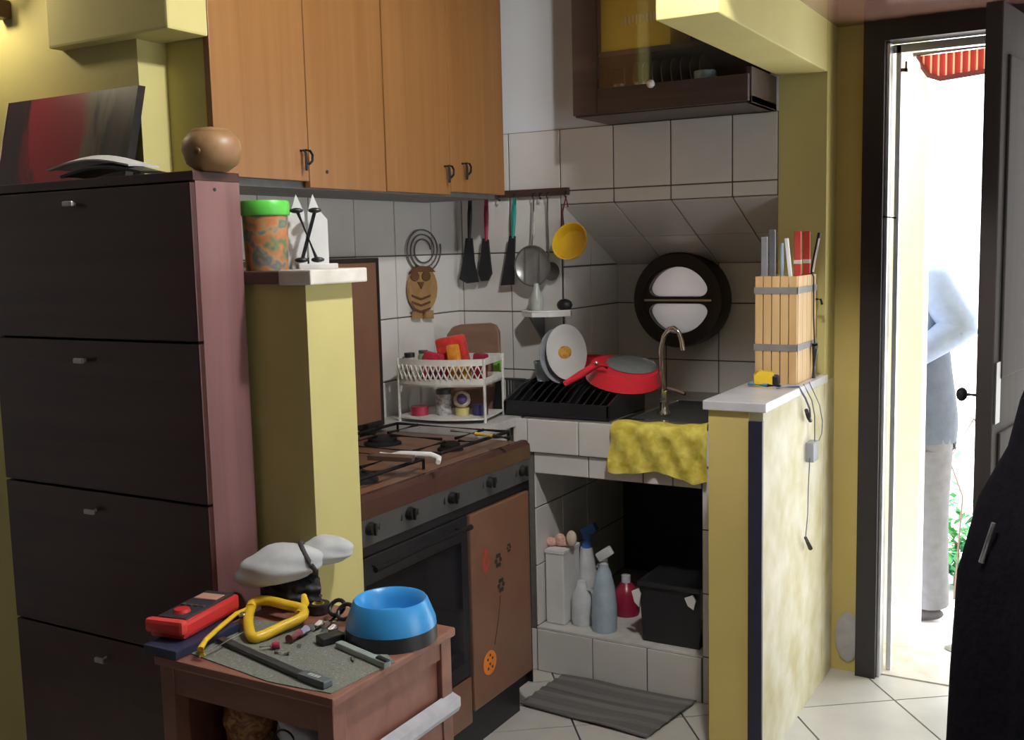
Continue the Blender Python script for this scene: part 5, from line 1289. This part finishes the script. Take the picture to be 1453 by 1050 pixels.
# green watering heap and drying rack
def PP(px, py, y=YP): return hit(px, py, 1, y)
gp = thing('shrub', 'small teal green shrub behind the person outside', 'shrub', (PP(1358, 790).x, YP + .5, GZ))
yg = YP + .5; cgp = hit(1358, 770, 1, yg)
obj('stem', tube(B(), [(cgp.x, yg, GZ), (cgp.x, yg, cgp.z)], .012, 6), mat('twig', (.15, .10, .05), .9), gp)
LEAF = mat('teal_leaf', (.03, .30, .18), .6, var=.4, scale=8, c2=(.10, .38, .08))
rd = random.Random(4); bm = B()
for k in range(420):
    p = Vector((cgp.x + rd.gauss(0, .085), yg + rd.gauss(0, .08), cgp.z + rd.gauss(-.04, .14))); d = Vector((rd.uniform(-1, 1), rd.uniform(-1, 1), rd.uniform(-.5, 1))).normalized(); a, b = frame_of(d)
    vv = [bm.verts.new(q) for q in (p, p + d * .03 + a * .018, p + d * .065, p + d * .03 - a * .018)]; bm.faces.new(vv)
lv = obj('foliage', bm, LEAF, gp); lv['kind'] = 'stuff'
dr_ = thing('drying_rack', 'thin folded drying rack in the yard behind the person', 'rack', (PP(1365, 700).x, YP + .3, GZ))
yr = YP + .3
for lst in ([(1382, 594), (1347, 652), (1366, 705)], [(1382, 594), (1400, 625), (1380, 870)], [(1366, 705), (1350, 890)]):
    obj('rail', tube(B(), [hit(a, b, 1, yr) for a, b in lst], .004, 6), mat('rusty_wire', (.25, .18, .15), .7) if 'rusty_wire' not in bpy.data.materials else bpy.data.materials['rusty_wire'], dr_)

# ---- person outside, seen from the side, one arm bent
per = thing('person', 'person in pale blue shirt and grey trousers standing in the yard, arm bent', 'person', (PP(1303, 865).x, YP, GZ))
def skin(name, chains, m, parent, sub=2):
    """chains: list of [(Vector, radius)...]; later chains start at an existing point"""
    verts, rad, edges = [], [], []
    def idx(p, r):
        for i, q in enumerate(verts):
            if (q - p).length < 1e-5: return i
        verts.append(p.copy()); rad.append(r); return len(verts) - 1
    for ch in chains:
        prev = None
        for p, r in ch:
            i = idx(Vector(p), r)
            if prev is not None and prev != i: edges.append((prev, i))
            prev = i
    M = root_mw(parent).inverted()
    me = bpy.data.meshes.new(name); me.from_pydata([M @ v for v in verts], edges, []); me.materials.append(m)
    o = bpy.data.objects.new(name, me); COL.objects.link(o); o.parent = parent
    md = o.modifiers.new('s', 'SKIN'); md.use_smooth_shade = True
    lay = me.skin_vertices[0].data if me.skin_vertices else None
    if lay is None:
        bpy.context.view_layer.objects.active = o; lay = o.data.skin_vertices[0].data
    for i, s in enumerate(lay):
        s.radius = (rad[i], rad[i]); s.use_root = (i == 0)
    sb = o.modifiers.new('d', 'SUBSURF'); sb.levels = sub; sb.render_levels = sub
    apply_mods(o)
    return o
def V3(px, py, dy=0.): 
    p = PP(px, py); return Vector((p.x, p.y + dy, p.z))
SKN = mat('skin', (.50, .30, .20), .55, var=.05)
SHIRT = mat('pale_blue_shirt', (.20, .25, .36), .85, var=.08); VEST = mat('slate_jersey', (.07, .085, .12), .85); TRS = mat('grey_trousers', (.13, .13, .145), .9); SHO = mat('dark_shoe', (.05, .045, .05), .6)
pel, ches, nek, hed = V3(1300, 600), V3(1292, 430), V3(1270, 368), V3(1254, 312)
ls, rs = V3(1320, 392, -.08), V3(1272, 392, .1)
le, lw = V3(1366, 460, -.10), V3(1300, 508, -.17)
re, rw_ = V3(1258, 480, .02), V3(1264, 545, -.14)
lh, lk, la = V3(1316, 622, -.03), V3(1318, 735, -.05), V3(1322, 850, -.02)
rh, rk_, ra = V3(1288, 622, .06), V3(1284, 735, .02), V3(1284, 848, .10)
la.z = ra.z = GZ + .08
def fingers(w, d, side):
    d = d.normalized(); a, b = frame_of(d); out = []
    palm = w + d * .055
    out.append([(w, .022), (palm, .026)])
    for k, L in enumerate((.070, .078, .072, .058)):
        o_ = b * (.024 - .016 * k); out.append([(palm, .026), (palm + d * .03 + o_, .010), (palm + d * (.03 + L * .5) + o_ * 1.1 - a * .008 * side, .009), (palm + d * (.03 + L * .9) + o_ * 1.1 - a * .030 * side, .007)])
    out.append([(w, .022), (w + d * .025 + b * .032, .011), (w + d * .055 + b * .045 - a * .02 * side, .009)])
    return out
body = [[(pel, .12), (ches.lerp(pel, .5), .11), (ches, .12), (nek, .05), (hed + Vector((0, 0, -.07)), .055), (hed, .085), (hed + Vector((0, 0, .07)), .07)],
        [(ches, .12), (ls, .055), (le, .040), (lw, .022)], [(ches, .12), (rs, .055), (re, .040), (rw_, .022)],
        [(pel, .12), (lh, .085), (lk, .055), (la, .038), (la + Vector((-.13, -.03, -.045)), .03)], [(pel, .12), (rh, .085), (rk_, .055), (ra, .038), (ra + Vector((-.13, -.03, -.045)), .03)]]
body += fingers(lw, lw - le, 1) + fingers(rw_, rw_ - re, -1)
bd = skin('body', body, SKN, per)
fd = Vector((-.85, -.5, 0)).normalized(); fs = Vector((.5, -.85, 0))
obj('nose', ball(B(), hed + fd * .088 + Vector((0, 0, -.005)), .016, (1, 1, 1.4)), SKN, per, smooth=60)
for s in (-1, 1):
    obj('eye', ball(B(), hed + fd * .076 + fs * .032 * s + Vector((0, 0, .022)), .011), mat('eye_white', (.6, .6, .6), .3) if s < 0 else bpy.data.materials['eye_white'], per, smooth=60); obj('ear', ball(B(), hed + fs * .084 * s, .024, (.5, .5, 1.2)), SKN, per, smooth=60)
obj('mouth', ball(B(), hed + fd * .074 + Vector((0, 0, -.045)), .016, (1, 1, .3)), mat('lips', (.35, .12, .10), .5), per, smooth=60)
hr = ball(B(), hed - fd * .018 + Vector((0, 0, .045)), .094, (1, 1, .9), 3)
obj('hair', hr, mat('dark_hair', (.03, .02, .015), .8, bump=.3), per, smooth=60)
sh = B()
tube(sh, spl([pel + Vector((0, 0, .10)), ches.lerp(pel, .45), ches, ches.lerp(nek, .75), nek]), [.135, .134, .133, .132, .134, .138, .142, .145, .147, .146, .142, .135, .12, .105, .085, .07, .06], 20)
for sh_, el, wr in ((ls, le, lw), (rs, re, rw_)):
    tube(sh, spl([ches.lerp(sh_, .6) + Vector((0, 0, .02)), sh_, sh_.lerp(el, .5), el, el.lerp(wr, .08), el.lerp(wr, .5), el.lerp(wr, .85)], 3), [.085, .085, .084, .082, .079, .076, .074, .072, .071, .070, .069, .068, .067, .064, .060, .056, .052, .048, .045], 16)
    ball(sh, el, .066, (1, 1, 1), 2)
obj('shirt', sh, SHIRT, per, smooth=70)
tr = B()
tube(tr, spl([pel + Vector((0, 0, .16)), pel + Vector((0, 0, .02)), pel + Vector((0, 0, -.12))], 3), [.132, .138, .142, .145, .142, .13, .10], 20)
for hp, kn_, an_ in ((lh, lk, la), (rh, rk_, ra)): tube(tr, spl([hp + Vector((0, 0, .10)), hp, kn_, an_ + Vector((0, 0, -.01))]), [.09, .10, .106, .108, .107, .103, .097, .09, .085, .081, .078, .075, .072], 16)
obj('trousers', tr, TRS, per, smooth=70)
jb = B(); tube(jb, spl([pel + Vector((0, 0, -.09)), pel + Vector((.004, 0, .04)), ches.lerp(pel, .5), ches.lerp(pel, .36)], 3), [.158, .160, .161, .160, .156, .152, .150, .149, .148, .146], 22); obj('jersey', jb, VEST, per, smooth=70)
for a in (la, ra): obj('shoe', ball(B(), a + Vector((-.06, -.015, -.045)), .05, (2.3, .95, .72), 3), SHO, per, smooth=60)
